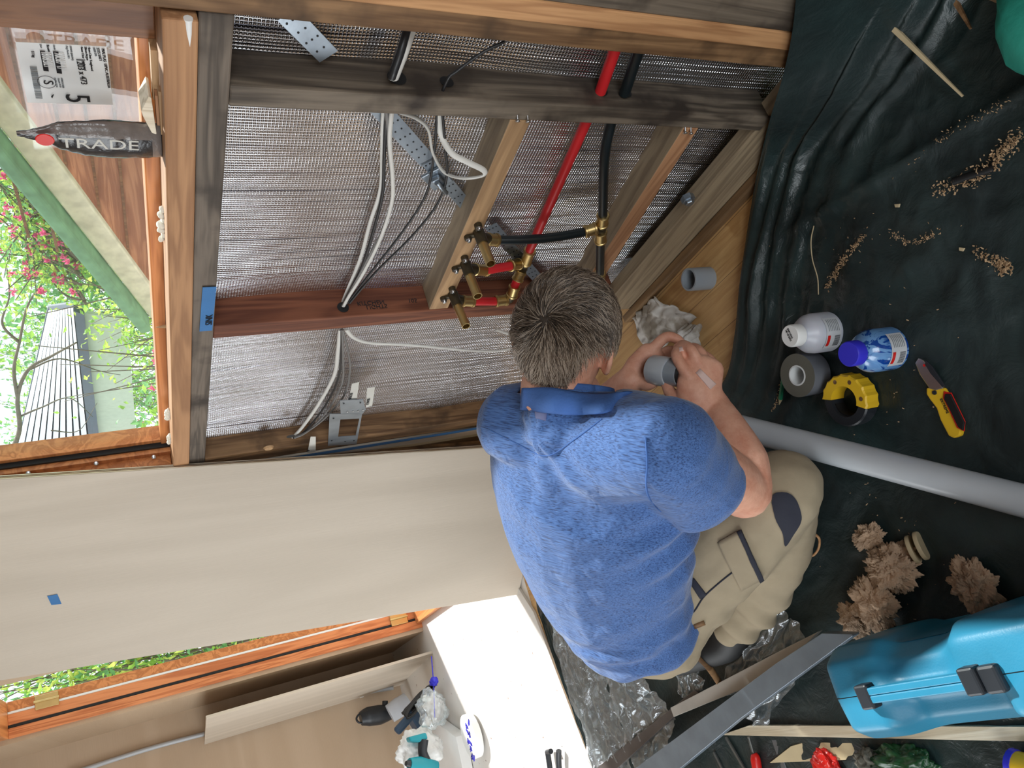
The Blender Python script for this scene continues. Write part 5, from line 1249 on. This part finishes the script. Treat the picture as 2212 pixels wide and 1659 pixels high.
# ------------------------------------------------------------------ pvc stub, rag
s0 = Fl(1531, 601); sh_ = up_to(s0, 1487)
stb = lathe('pipe_stub', [(0.0245, 0.02), (0.0245, sh_), (0.0288, sh_), (0.0292, sh_-0.001), (0.0292, 0.0), (0.0245, 0.0)], s0, (0, 0, 1), M_['stub_pvc'], None, 40)
tag(stb, 'short grey pvc pipe stub standing up from the floorboards', 'pipe')
rgc = [(1374, 684), (1415, 644), (1492, 650), (1506, 685), (1500, 740), (1470, 760), (1402, 752)]
def rag(name, quad, h0, lab, seed, parent=None, nu=30, amp=0.02):
    Q = [Fl(a_, b_) for a_, b_ in quad]
    def P(u, v):
        p = Q[0].lerp(Q[1], u).lerp(Q[3].lerp(Q[2], u), v); ed = min(u, 1-u, v, 1-v)
        w_ = 0.012*nz((u*5, v*5, seed), 1, 3)*(1 if ed < 0.2 else 1); p = p+V((w_, w_*0.6, 0))
        p.z = h0*0.25+min(1, ed*4)*h0+amp*abs(nz((u*3.1, v*2.3, seed), 1.3, 4))+0.006*nz((u*9, v*9, seed), 1, 7)+0.006; return p
    o = grid(name, P, nu, nu, M_['rag'], parent, 0.004)
    return tag(o, lab, 'cloth') if lab else o
rag('cloth_rag', [(1374, 686), (1424, 640), (1512, 684), (1412, 775)], 0.012, 'folded dirty white rag on the floorboards by the man\'s hands', 3)
rag('cloth_rag', [(1497, 700), (1530, 700), (1522, 765), (1478, 768)], 0.03, 'small twisted white rag between the folded rag and the hand', 8, None, 20, 0.03)
# ------------------------------------------------------------------ long pvc pipe with socket end
pa, pb = At(1432, 880, 1.90), Fl(2250, 1092, 0.035)
pp = thing('waste_pipe', 'long pale grey pvc waste pipe lying from under the man\'s hand to the right edge', 'pipe', (pa+pb)/2)
dp = (pb-pa).normalized()
lathe('pipe', [(0.0242, 0.0), (0.0282, 0.0), (0.0282, (pb-pa).length), (0.0242, (pb-pa).length), (0.0242, 0)], pa, dp, M_['grey_pvc'], pp, 40)
lathe('socket', [(0.0285, -0.004), (0.0322, -0.004), (0.0322, 0.035), (0.0285, 0.05)], pa, dp, M_['grey_pvc'], pp, 40)
# ------------------------------------------------------------------ bottles, tape, cutter, knife, pencil
def bottle(name, lab, base, capx, R, mat, capmat, cr, seed):
    B = Fl(*base, 0.012); Hh = up_to(B, capx); t = thing(name, lab, 'bottle', B); b_ = Hh-0.028
    lathe('bottle_body', [(0, 0), (R*0.9, 0), (R, 0.006), (R, b_*0.55), (R*0.96, b_*0.70), (R*0.78, b_*0.86), (R*0.5, b_*0.97), (cr*0.85, b_), (cr*0.85, b_+0.012), (0, b_+0.012)], B, (0, 0, 1), M_[mat], t, 48)
    bm = bmesh.new(); add_lathe(bm, [(0, Hh), (cr*0.92, Hh), (cr, Hh-0.003), (cr, b_+0.004), (cr*0.94, b_+0.004)], B, (0, 0, 1), 48); finish('screw_cap', bm, M_[capmat], t, True, autos=35)
    return t, B, Hh, b_
t1, B1, H1_, b1_ = bottle('solvent_bottle', 'milky white bottle with a plain white cap and small label', (1790, 716), 1706, 0.0425, 'bottle_milky', 'white', 0.0235, 1)
t2, B2, H2_, b2_ = bottle('solvent_bottle', 'blue stained bottle with a royal blue cap standing on the sheeting', (1925, 752), 1832, 0.0425, 'bottle_blue', 'cap_blue', 0.0245, 2)
def curved_label(parent, B, R, z0, z1, a0, a1, mat, name='paper_label', off=0.0006):
    def P(u, v):
        a_ = a0+(a1-a0)*u; return V((B.x+(R+off)*math.cos(a_), B.y+(R+off)*math.sin(a_), B.z+z0+(z1-z0)*v))
    return grid(name, P, 16, 2, mat, parent)
def camang(B): d = O-B; return math.atan2(d.y, d.x)
M_['label_white'] = plain('glossy label paper', (206, 208, 212), 0.4, var=0.03)
for (t_, B, zz) in ((t1, B1, (0.012, 0.055)), (t2, B2, (0.012, 0.055))):
    ca_ = camang(B); l_ = curved_label(t_, B, 0.0425, zz[0], zz[1], ca_-0.9, ca_+0.7, M_['label_white'])
    # small printed lines and a barcode on the label
    for k in range(7): curved_label(t_, B, 0.0425, zz[0]+0.006+k*0.0048, zz[0]+0.0075+k*0.0048, ca_+0.0, ca_+0.6, M_['ink_grey'], 'printed_line', 0.0012)
    for k in range(11): curved_label(t_, B, 0.0425, zz[0]+0.004, zz[0]+0.020, ca_-0.75+k*0.05, ca_-0.75+k*0.05+0.022, M_['ink'], 'barcode_bar', 0.0012)
    curved_label(t_, B, 0.0425, zz[0]+0.032, zz[0]+0.040, ca_-0.75, ca_-0.2, M_['red_plastic'], 'red_mark', 0.0012)
cpt = B1+V((0, 0, H1_+0.0006)); ud = V((-cpt.x, -cpt.y, 0)).normalized()
for k, s in enumerate(('18/10/2021', 'EXP10/24')): text('cap_print', s, cpt+V((0.004-k*0.006, -0.016, 0)), (0, 1, 0), (-1, 0, 0), 0.006, M_['ink'], t1)
# tape roll
r0 = Fl(1756, 806, 0.014); hr = up_to(r0, 1722); tr_ = thing('tape_roll', 'grey duct tape roll standing on its side face beside the bottles', 'tape roll', r0)
bm = bmesh.new(); add_lathe(bm, [(0.022, 0), (0.0475, 0), (0.0475, hr), (0.022, hr), (0.022, 0)], r0, (0, 0, 1), 48)
for f in bm.faces:
    if abs(f.calc_center_median().z-(r0.z+hr)) < 1e-4: f.material_index = 1
finish('tape', bm, [M_['duct'], M_['duct_side']], tr_, True, autos=35)
lathe('cardboard_core', [(0.0195, 0.001), (0.0225, 0.001), (0.0225, hr+0.001), (0.0195, hr+0.001), (0.0195, 0.001)], r0, (0, 0, 1), M_['paper'], tr_, 40)
# pipe cutter: ring, half yellow half black
k0 = Fl(1850, 862, 0.014); kh = up_to(k0, 1822); ct = thing('pipe_cutter', 'yellow and black ring pipe cutter beside the tape roll', 'cutter', k0)
def ring_part(name, a0, a1, ro, ri, z0, z1, mat, ridg=False):
    bm = bmesh.new(); n = 28; L = []
    for i in range(n+1):
        a_ = a0+(a1-a0)*i/n; rr = ro+(0.0022*(1 if i % 3 == 1 else 0) if ridg else 0); c_, s_ = math.cos(a_), math.sin(a_)
        L.append([bm.verts.new(k0+V((q*c_, q*s_, z))) for q, z in ((ri, z0), (rr-0.003, z0), (rr, z0+0.003), (rr, z1-0.003), (rr-0.003, z1), (ri, z1))])
    for a_, b_ in zip(L, L[1:]):
        for k in range(6): bm.faces.new((a_[k], a_[(k+1) % 6], b_[(k+1) % 6], b_[k]))
    bm.faces.new(L[0]); bm.faces.new(L[-1]); return finish(name, bm, mat, ct, False)
up_i = math.atan2(*((lambda q: (q.y, q.x))(Fl(1850, 700)-Fl(1850, 862))))
ring_part('yellow_half', up_i-1.75, up_i+1.6, 0.054, 0.031, 0.0, kh, M_['yellow'], True)
ring_part('black_half', up_i+1.62, up_i+2*math.pi-1.78, 0.053, 0.033, 0.0, kh-0.004, M_['black_plastic'])
ring_part('inner_jaw', up_i+1.9, up_i+2*math.pi-2.2, 0.045, 0.030, 0.0, kh*0.7, M_['dark'])
for da in (-1.35, -0.35, 0.5):
    a_ = up_i+da; lathe('bolt_recess', [(0, 0.0006), (0.0045, 0.0006)], k0+V((0.043*math.cos(a_), 0.043*math.sin(a_), kh)), (0, 0, 1), M_['brown_wood'], ct, 14)
# utility knife, flat on the sheeting
kn_t = thing('utility_knife', 'silver and yellow folding utility knife with a black grip', 'knife', Fl(2030, 860, 0.014))
def flat(name, pts, z0, z1, mat, parent, bev=0.002): return prism(name, [Fl(a_, b_, z0) for a_, b_ in pts], (0, 0, z1-z0), M_[mat], parent, bev)
flat('blade_holder', [(1985, 783), (1992, 772), (2003, 776), (2014, 789), (2040, 826), (2046, 838), (2030, 842), (2016, 838), (1995, 808)], 0.012, 0.024, 'screw', kn_t)
flat('dark_slide', [(2003, 778), (2016, 791), (2044, 833), (2038, 836), (2012, 806), (2000, 786)], 0.024, 0.028, 'black_plastic', kn_t, 0.001)
flat('yellow_frame', [(2010, 836), (2050, 836), (2072, 870), (2088, 915), (2083, 940), (2070, 945), (2058, 940), (2040, 905), (2032, 880), (2018, 862), (2010, 850)], 0.010, 0.023, 'yellow', kn_t, 0.003)
flat('red_line', [(2040, 845), (2056, 848), (2086, 910), (2084, 932), (2068, 924), (2050, 884), (2038, 860)], 0.0232, 0.0250, 'red_plastic', kn_t, 0.0005)
flat('rubber_grip', [(2044, 850), (2056, 851), (2086, 912), (2083, 930), (2072, 922), (2054, 884), (2042, 862)], 0.0235, 0.028, 'dark', kn_t, 0.0015)
lathe('pivot', [(0, 0.002), (0.004, 0.002), (0.0045, 0)], Fl(2019, 848, 0.023), (0, 0, 1), M_['black_plastic'], kn_t, 14)
lathe('red_button', [(0, 0.002), (0.0028, 0.001)], Fl(1997, 789, 0.024), (0, 0, 1), M_['red_plastic'], kn_t, 12)
a_, b_ = Fl(2030, 862, 0.0237), Fl(2060, 925, 0.0237); text('lettering', 'FATMAX' if False else 'EXTREME', a_, b_-a_, V((0, 0, 1)).cross((b_-a_).normalized()), 0.007, M_['ink'], kn_t)
pn_t = thing('carpenter_pencil', 'green carpenter pencil lying beside the tape roll', 'pencil', Fl(1688, 850, 0.014))
tube('barrel', [Fl(1692, 820, 0.03), Fl(1686, 862, 0.022)], 0.0052, M_['pencil'], pn_t, 6); tube('point', [Fl(1686, 862, 0.022), Fl(1683, 874, 0.02)], [0.005, 0.001], M_['stick'], pn_t, 8)
# ------------------------------------------------------------------ shavings and sticks
def flakes(name, lab, line, n, spread, size, seed, z0=0.016, mat='shaving'):
    rnd = random.Random(seed); bm = bmesh.new()
    for k in range(n):
        t = rnd.random()*(len(line)-1); i = int(t); f = t-i; a_ = line[i][0]*(1-f)+line[i+1][0]*f+rnd.gauss(0, spread); b_ = line[i][1]*(1-f)+line[i+1][1]*f+rnd.gauss(0, spread)
        p = Fl(a_, b_, z0+abs(rnd.gauss(0, 0.004))); d = V((rnd.gauss(0, 1), rnd.gauss(0, 1), rnd.gauss(0, .4))).normalized(); s_ = d.cross(V((rnd.gauss(0, .4), rnd.gauss(0, .4), 1))).normalized()
        L_, w_ = size*rnd.uniform(.4, 1.4), size*rnd.uniform(.2, .6); c_ = [p-s_*w_/2, p+s_*w_/2, p+s_*w_/2+d*L_+V((0, 0, L_*.3)), p-s_*w_/2+d*L_+V((0, 0, L_*.2))]
        bm.faces.new([bm.verts.new(q) for q in c_])
    thicken(bm, (0, 0, 0.0007)); o = finish(name, bm, M_[mat]); return tag(o, lab, 'debris', kind='stuff')
flakes('sawdust', 'sawdust and shavings trailing over the black sheeting in the upper right', [(2205, 290), (2170, 320), (2150, 350), (2120, 375), (2080, 395), (2025, 410)], 420, 9, 0.0043, 1)
flakes('sawdust', 'small heap of pale wood shavings on the glossy wrinkles of the sheeting', [(2100, 545), (2125, 560), (2150, 570), (2180, 580)], 300, 8, 0.0056, 2)
flakes('sawdust', 'brown dust line in a crease of the sheeting below the stud corner', [(1785, 625), (1810, 580), (1835, 545), (1870, 505)], 260, 4, 0.0037, 3)
flakes('sawdust', 'thin line of dust along the diagonal crease of the sheeting', [(1920, 500), (1960, 525), (2000, 515), (2030, 500)], 130, 4, 0.0031, 4)
flakes('sawdust', 'dust along the long fold of the sheeting near the top', [(1955, 355), (2000, 325), (2060, 280), (2140, 240), (2180, 215)], 150, 5, 0.0031, 5)
flakes('sawdust', 'trail of yellowish crumbs next to the green pencil', [(1690, 820), (1684, 850), (1670, 885)], 150, 2.5, 0.0031, 6)
flakes('sawdust', 'scattered crumbs over the middle of the sheeting', [(1750, 450), (1900, 640), (1960, 900), (1850, 1100), (2000, 1250)], 110, 70, 0.0035, 7)
def chip(pts, z, lab, mat='stick', th=0.004):
    return tag(prism('wood_chip', [Fl(a_, b_, z) for a_, b_ in pts], (0, 0, th), M_[mat], bevel=0.0008), lab, 'chip')
chip([(1934, 441), (1946, 440), (1944, 448), (1936, 448)], 0.018, 'single square wood chip in the middle of the dark sheeting')
chip([(2074, 534), (2086, 536), (2083, 543), (2074, 541)], 0.02, 'wood chip just left of the heap of shavings')
def stick(a_, b_, r, lab, mat='stick', za=0.03, zb=0.03, name='timber_stick'):
    A_, B_ = Fl(*a_, za), Fl(*b_, zb); bm = bmesh.new(); d, s_, u_ = frame3(B_-A_)
    v0 = [A_+s_*r+u_*r, A_-s_*r+u_*r, A_-s_*r-u_*r, A_+s_*r-u_*r]; k = 0.3; v1 = [B_+s_*r*k+u_*r*k, B_-s_*r*k+u_*r*k, B_-s_*r*k-u_*r*k, B_+s_*r*k-u_*r*k]
    a4 = [bm.verts.new(q) for q in v0]; b4 = [bm.verts.new(q) for q in v1]; bm.faces.new(a4); bm.faces.new(b4)
    for i in range(4): bm.faces.new((a4[i], a4[(i+1) % 4], b4[(i+1) % 4], b4[i]))
    return tag(finish(name, bm, M_[mat]), lab, 'stick')
stick((1850, -18), (2080, 208), 0.0058, 'long thin pale stick pointing into the sheeting from the top edge', za=0.10, zb=0.022)
stick((2040, -40), (2097, 62), 0.0055, 'short dark stick end at the top edge', 'brown_wood')
stick((2100, -30), (2200, 24), 0.007, 'pale stick running under the green bag at the top right', 'shaving')
bgp = [Fl(2187, -40, .03), Fl(2190, 20, .03), Fl(2184, 60, .03), Fl(2186, 92, .03), Fl(2198, 120, .03), Fl(2214, 156, .03), Fl(2330, 200, .03), Fl(2400, 0, .03), Fl(2300, -60, .03)]
cc = sum((q for q in bgp), V())/len(bgp)
bm = bmesh.new(); rings = []
for k, (f, z) in enumerate(((1.0, 0.0), (1.03, 0.02), (0.9, 0.05), (0.6, 0.07), (0.2, 0.075))):
    rings.append([bm.verts.new(cc+(q-cc)*f+V((0, 0, z+0.01*nz(q*f, 9, k)))) for q in [p for i in range(len(bgp)) for p in (bgp[i], (bgp[i]+bgp[(i+1) % len(bgp)])/2)]])
for a_, b_ in zip(rings, rings[1:]):
    for i in range(len(a_)): bm.faces.new((a_[i], a_[(i+1) % len(a_)], b_[(i+1) % len(a_)], b_[i]))
bm.faces.new(rings[0]); bm.faces.new(rings[-1]); tag(finish('green_bag', bm, M_['teal_bag'], None, True), 'green woven bag at the top right corner of the photo', 'bag')
tag(tube('dark_rod', [Fl(2060, 392, 0.02), Fl(2148, 362, 0.02)], 0.007, M_['dark'], None, 10), 'short black rod half buried in sawdust', 'rod')
tag(tube('straw_stalk', [Fl(1768, 636, .02), Fl(1766, 600, .03), Fl(1755, 560, .03), Fl(1752, 520, .03), Fl(1758, 488, .02)], 0.0012, M_['stick'], None, 6, 6), 'thin curved straw standing on the sheeting above the bottles', 'straw')
# ------------------------------------------------------------------ mineral wool lumps, wooden cut outs
def lump(c_, r, sc_, lab, seed, zs=0.5):
    P = Fl(*c_, 0.012); t = crumple('mineral_wool', lab, 'insulation', P+V((0, 0, r*zs+0.004)), r, 'wool', seed, (sc_[0], sc_[1], zs), 0.62, 7, sub=6); return t
lump((1945, 1222), 0.043, (1.2, 0.9), 'large tuft of brown mineral wool next to the round wood pieces', 21)
lump((1905, 1300), 0.042, (1.0, 1.1), 'darker tuft of brown mineral wool below the large one', 22)
lump((1885, 1158), 0.026, (1.2, 0.8), 'smallest tuft of brown mineral wool, nearest the man\'s knee', 23, 0.35)
lump((1855, 1335), 0.030, (1.0, 1.0), 'brown mineral wool scrap beside the aluminium end', 24, 0.4)
lump((2122, 1262), 0.036, (0.9, 1.2), 'pale lump of mineral wool behind the teal case', 25)
for i, (c_, lab) in enumerate((((1985, 1180), 'round cut wood disc leaning on the mineral wool, right one'), ((1968, 1188), 'round cut wood disc leaning on the mineral wool, left one'))):
    P = Fl(*c_, 0.03); lathe_o = tag(lathe('wooden_disc', [(0, 0.008), (0.027, 0.008), (0.028, 0.006), (0.028, 0.001), (0.027, 0), (0, 0)], P, CD(0.72, -0.42, -0.55), M_['stick'], None, 32), lab, 'disc')
cbn = tag(tube('carabiner', [Fl(1762, 1155, .05), Fl(1770, 1165, .045), Fl(1768, 1185, .04), Fl(1756, 1200, .035), Fl(1746, 1196, .035), Fl(1750, 1172, .04), Fl(1762, 1155, .05)], 0.0028, M_['orange_wood'], None, 8, 5), 'orange carabiner clip by the man\'s knee', 'clip')
# ------------------------------------------------------------------ teal case
cx0, cx1 = 0.62, 1.235; cyc = 0.193; hw_ = 0.083; ch = 0.24
case = thing('tool_case', 'teal blue moulded tool case with a folding handle on top', 'case', (0.95, cyc, 0.0))
def half(sgn, name):
    bm = bmesh.new(); n1, n2 = 90, 44
    # profile walked round the case in Y-Z, swept along X with a shaped top
    def prof(t):     # t 0..1 from the seam on top, outwards and down to the bottom
        k = [(0, ch), (hw_*0.72, ch-0.006), (hw_, ch-0.040), (hw_*1.0, ch*0.5), (hw_*0.97, 0.03), (hw_*0.8, 0.022), (0, 0.022)]
        s_ = t*(len(k)-1); i = min(int(s_), len(k)-2); f = s_-i; p = smoothstep(f); return k[i][0]*(1-f)+k[i+1][0]*f, k[i][1]*(1-f)+k[i+1][1]*f
    rg = []
    for i in range(n1+1):
        u = i/n1; x = cx0+(cx1-cx0)*u; ed = min(x-cx0, cx1-x); e_ = 1 if ed > 0.03 else math.sqrt(max(0, 1-(1-ed/0.03)**2))
        row = []
        for j in range(n2+1):
            y, z = prof(j/n2)
            yy = y*(0.88+0.12*e_); zz = 0.022+(z-0.022)*(0.93+0.07*e_)
            lo_ = 0.0
            # recess in the top under the handle, on the +Y half
            if sgn > 0:
                g = 1/(1+math.exp(-(x-0.905)/0.008))*1/(1+math.exp((x-1.115)/0.008)); m = 1/(1+math.exp(-(y-0.010)/0.004)) if j < n2*0.5 else 0
                zz -= g*m*0.055*(1 if z > ch*0.55 else 0)
            else:   # shallow field on the -Y half between two swellings
                g = 1/(1+math.exp(-(x-0.955)/0.007))*1/(1+math.exp((x-1.10)/0.007)); m = 1 if j < n2*0.65 else max(0, 1-(j/n2-0.65)*8)
                yy -= g*m*0.018*min(1, y/0.03); zz -= g*0.02*min(1, y/0.02)*(1 if z > ch*0.8 else 0)
            row.append(bm.verts.new(V((x, cyc+sgn*(yy+0.0008), zz))))
        rg.append(row)
    for i in range(n1):
        for j in range(n2): bm.faces.new((rg[i][j], rg[i+1][j], rg[i+1][j+1], rg[i][j+1]))
    bm.faces.new(rg[0]); bm.faces.new(rg[-1]); 
    bmesh.ops.smooth_vert(bm, verts=bm.verts[:], factor=0.5, use_axis_x=False, use_axis_y=False, use_axis_z=True)
    bmesh.ops.smooth_vert(bm, verts=[v for v in bm.verts if abs(v.co.y-cyc) > 0.006], factor=0.5, use_axis_x=True, use_axis_y=True, use_axis_z=True)
    return finish(name, bm, M_['teal'], case, True, autos=60)
def smoothstep(f): return f*f*(3-2*f)
half(1, 'lid_shell'); half(-1, 'base_shell')
box('seam_gasket', cx0+0.01, cx1-0.01, cyc-0.0007, cyc+0.0007, 0.03, ch-0.001, M_['dark'], case, 0)
hx0, hx1 = 0.925, 1.135
bm = bmesh.new(); add_box(bm, hx0, hx1, cyc-0.013, cyc-0.0004, ch+0.002, ch+0.016, 0.002); add_box(bm, hx0, hx1, cyc+0.0004, cyc+0.013, ch+0.002, ch+0.016, 0.002); hd = finish('handle', bm, M_['teal'], case)
for x in (hx1+0.005, hx0-0.006):
    box('handle_pivot', x-0.016, x+0.014, cyc-0.020, cyc+0.022, ch-0.006, ch+0.018, M_['black_plastic'], case, 0.004)
box('latch', hx0-0.055, hx0-0.022, cyc-0.018, cyc+0.024, ch-0.004, ch+0.012, M_['black_plastic'], case, 0.005)
for x in (1.185, 0.79): box('hinge_slot', x-0.045, x+0.03, cyc-hw_-0.0005, cyc-hw_+0.004, ch-0.052, ch-0.047, M_['dark'], case, 0)
# ------------------------------------------------------------------ ply strip, fibreboard, bits along the bottom edge
e0, e1 = Fl(1557, 1588, 0.02), Fl(2240, 1612, 0.02); g0, g1 = Fl(1618, 1567, 0.02), Fl(2240, 1580, 0.02)
ply_s = tag(prism('plywood_strip', [e0, g0, g1+V((-.1, 0, 0)), e1+V((-.1, 0, 0))], (0, 0, -0.016), M_['ply_edge_x'], bevel=0.0005), 'long narrow plywood strip lying under the teal case', 'strip')
tag(prism('fibreboard_scrap', [Fl(a_, b_, 0.012) for a_, b_ in ((1662, 1648), (1708, 1612), (1740, 1603), (1872, 1606), (1858, 1618), (1846, 1622), (1840, 1632), (1830, 1634), (1826, 1642))], (0, 0, -0.006), M_['cardboard'], bevel=0.0008), 'torn piece of pale fibreboard below the plywood strip', 'board')
scd = thing('screwdriver', 'screwdriver with a red handle at the bottom edge', 'screwdriver', Fl(1630, 1640))
tube('shaft', [Fl(1617, 1592, .02), Fl(1628, 1630, .02)], 0.004, M_['rod'], scd); tube('handle', [Fl(1628, 1628, .02), Fl(1632, 1640, .02), Fl(1640, 1690, .02)], [0.008, 0.013, 0.013], M_['red_plastic'], scd, 12, 3)
tag(bar('steel_rod', Fl(1568, 1592, .012), Fl(1620, 1680, .012), 0.008, 0.006, M_['rod']), 'flat steel rod left of the red screwdriver', 'rod')
tag(bar('steel_rod', Fl(1542, 1624, .012), Fl(1570, 1680, .012), 0.008, 0.006, M_['rod']), 'short steel rod under the wide aluminium bar', 'rod')
tag(bar('steel_rule', Fl(1672, 1598, .008), Fl(1704, 1690, .008), 0.018, 0.002, M_['galv']), 'blue grey steel rule partly under the fibreboard', 'rule')
crumple('red_packet', 'shiny red plastic packet at the bottom edge', 'packet', Fl(1790, 1662, 0.02), 0.035, 'red_plastic', 31, (1.0, 1.2, 0.6), 0.3, 6)
tag(tube('red_snips', [Fl(1752, 1642, .03), Fl(1762, 1650, .03), Fl(1776, 1680, .03)], [0.004, 0.010, 0.012], M_['red_plastic'], None, 10, 4), 'bright red tool tip beside the red packet', 'tool')
crumple('dark_bag', 'crumpled dark green bag at the bottom edge under the plywood strip', 'bag', Fl(1950, 1650, 0.02), 0.05, 'green_plastic', 32, (1.5, 0.7, 0.5), 0.4, 7)
crumple('brown_bag', 'dull brown cloth bundle at the bottom edge left of the dark bag', 'cloth', Fl(1880, 1650, 0.02), 0.035, 'duct_side', 33, (0.9, 0.9, 0.5), 0.4, 7)
cr = thing('marker_tool', 'yellow and blue tool at the bottom right corner', 'tool', Fl(2195, 1650))
tube('yellow_body', [Fl(2196, 1650, .04), Fl(2250, 1665, .04)], 0.022, M_['yellow'], cr, 14); tube('blue_ring', [Fl(2183, 1645, .04), Fl(2196, 1650, .04)], 0.024, M_['cap_blue'], cr, 14)
# ------------------------------------------------------------------ aluminium bars
def bar4(name, poly, z, th, mat, lab):
    return tag(prism(name, [Fl(a_, b_, z) for a_, b_ in poly], (0, 0, -th), M_[mat], bevel=0.001), lab, 'metal bar')
bar4('aluminium_bar', [(1345, 1680), (1675, 1434), (1775, 1368), (1840, 1370), (1842, 1374), (1599, 1553), (1450, 1676)], 0.085, 0.022, 'alu', 'wide blue grey aluminium bar crossing over the other two')
bar4('aluminium_bar', [(1448, 1529), (1455, 1549), (1600, 1490), (1690, 1445), (1768, 1364), (1700, 1398), (1558, 1472)], 0.062, 0.014, 'alu_light', 'pale aluminium bar under the wide one, its cut end showing')
bar4('aluminium_bar', [(1250, 1690), (1448, 1532), (1500, 1490), (1512, 1500), (1452, 1552), (1300, 1690)], 0.045, 0.012, 'alu_dark', 'dull dark aluminium bar running to the bottom edge under the pale one')
# ------------------------------------------------------------------ clear plastic
def film(name, lab, quad, amp, fr, seed, mat='film', z0=0.03, n=60, parent=None, cat='plastic sheet'):
    Q = [Fl(q[0], q[1], q[2] if len(q) > 2 else z0) for q in quad]
    def P(u, v):
        p = Q[0].lerp(Q[1], u).lerp(Q[3].lerp(Q[2], u), v)
        p = p+V((0.02*nz((u*6, v*6, seed), 1, 1), 0.02*nz((u*6, v*6, seed), 1, 2), 0)); r = 1-abs(nz((u*fr, v*fr*0.7, seed), 1, 3))*2.2
        p.z = max(0.012, p.z+amp*max(-0.3, r)+amp*0.5*nz((u*fr*3, v*fr*3, seed), 1, 6)); return p
    return tag(grid(name, P, n, n, M_[mat]), lab, cat)
film('plastic_sheet', 'crumpled clear plastic sheet spread between the white floor board and the man', [(1186, 1335), (1300, 1420), (1385, 1700), (1292, 1690)], 0.016, 7, 1)
film('plastic_sheet', 'end of the clear plastic lying beside the aluminium bars', [(1300, 1420), (1375, 1440), (1470, 1560), (1385, 1690)], 0.014, 6, 2)
film('clear_bag', 'clear plastic bag under the aluminium bars', [(1675, 1300), (1790, 1400), (1640, 1575), (1560, 1470)], 0.014, 5, 3, 'film2')
film('clear_bag', 'small torn piece of clear bag by the boot sole', [(1440, 1395), (1500, 1400), (1530, 1500), (1480, 1520)], 0.012, 5, 4, 'film2', n=30)
# ------------------------------------------------------------------ repeats share a group
GROUPS = {'wall_stud': 'studs of the open window wall', 'wall_nogging': 'noggings between the studs', 'electrical_cable': 'cables running through the open wall', 'masking_tape': 'pieces of blue tape',
          'tape_label': 'cream tape labels on the far stud', 'foam_blob': 'white foam blobs on the sill', 'timber_packer': 'wooden packers on the window sill', 'solvent_bottle': 'bottles on the black sheeting',
          'sawdust': 'dust and shavings on the sheeting', 'wood_chip': 'loose wood chips', 'timber_stick': 'thin sticks at the top edge', 'mineral_wool': 'tufts of mineral wool', 'wooden_disc': 'round wood cut outs',
          'aluminium_bar': 'aluminium bars on the floor', 'plastic_sheet': 'clear plastic sheets', 'clear_bag': 'clear plastic bags', 'garden_shrub': 'shrubs outside', 'garden_hedge': 'hedges outside', 'steel_rod': 'steel rods at the bottom edge', 'cloth_rag': 'white rags on the floorboards'}
for o in bpy.data.objects:
    k = o.name.split('.')[0]
    if o.parent is None and k in GROUPS and 'label' in o: o['group'] = GROUPS[k]
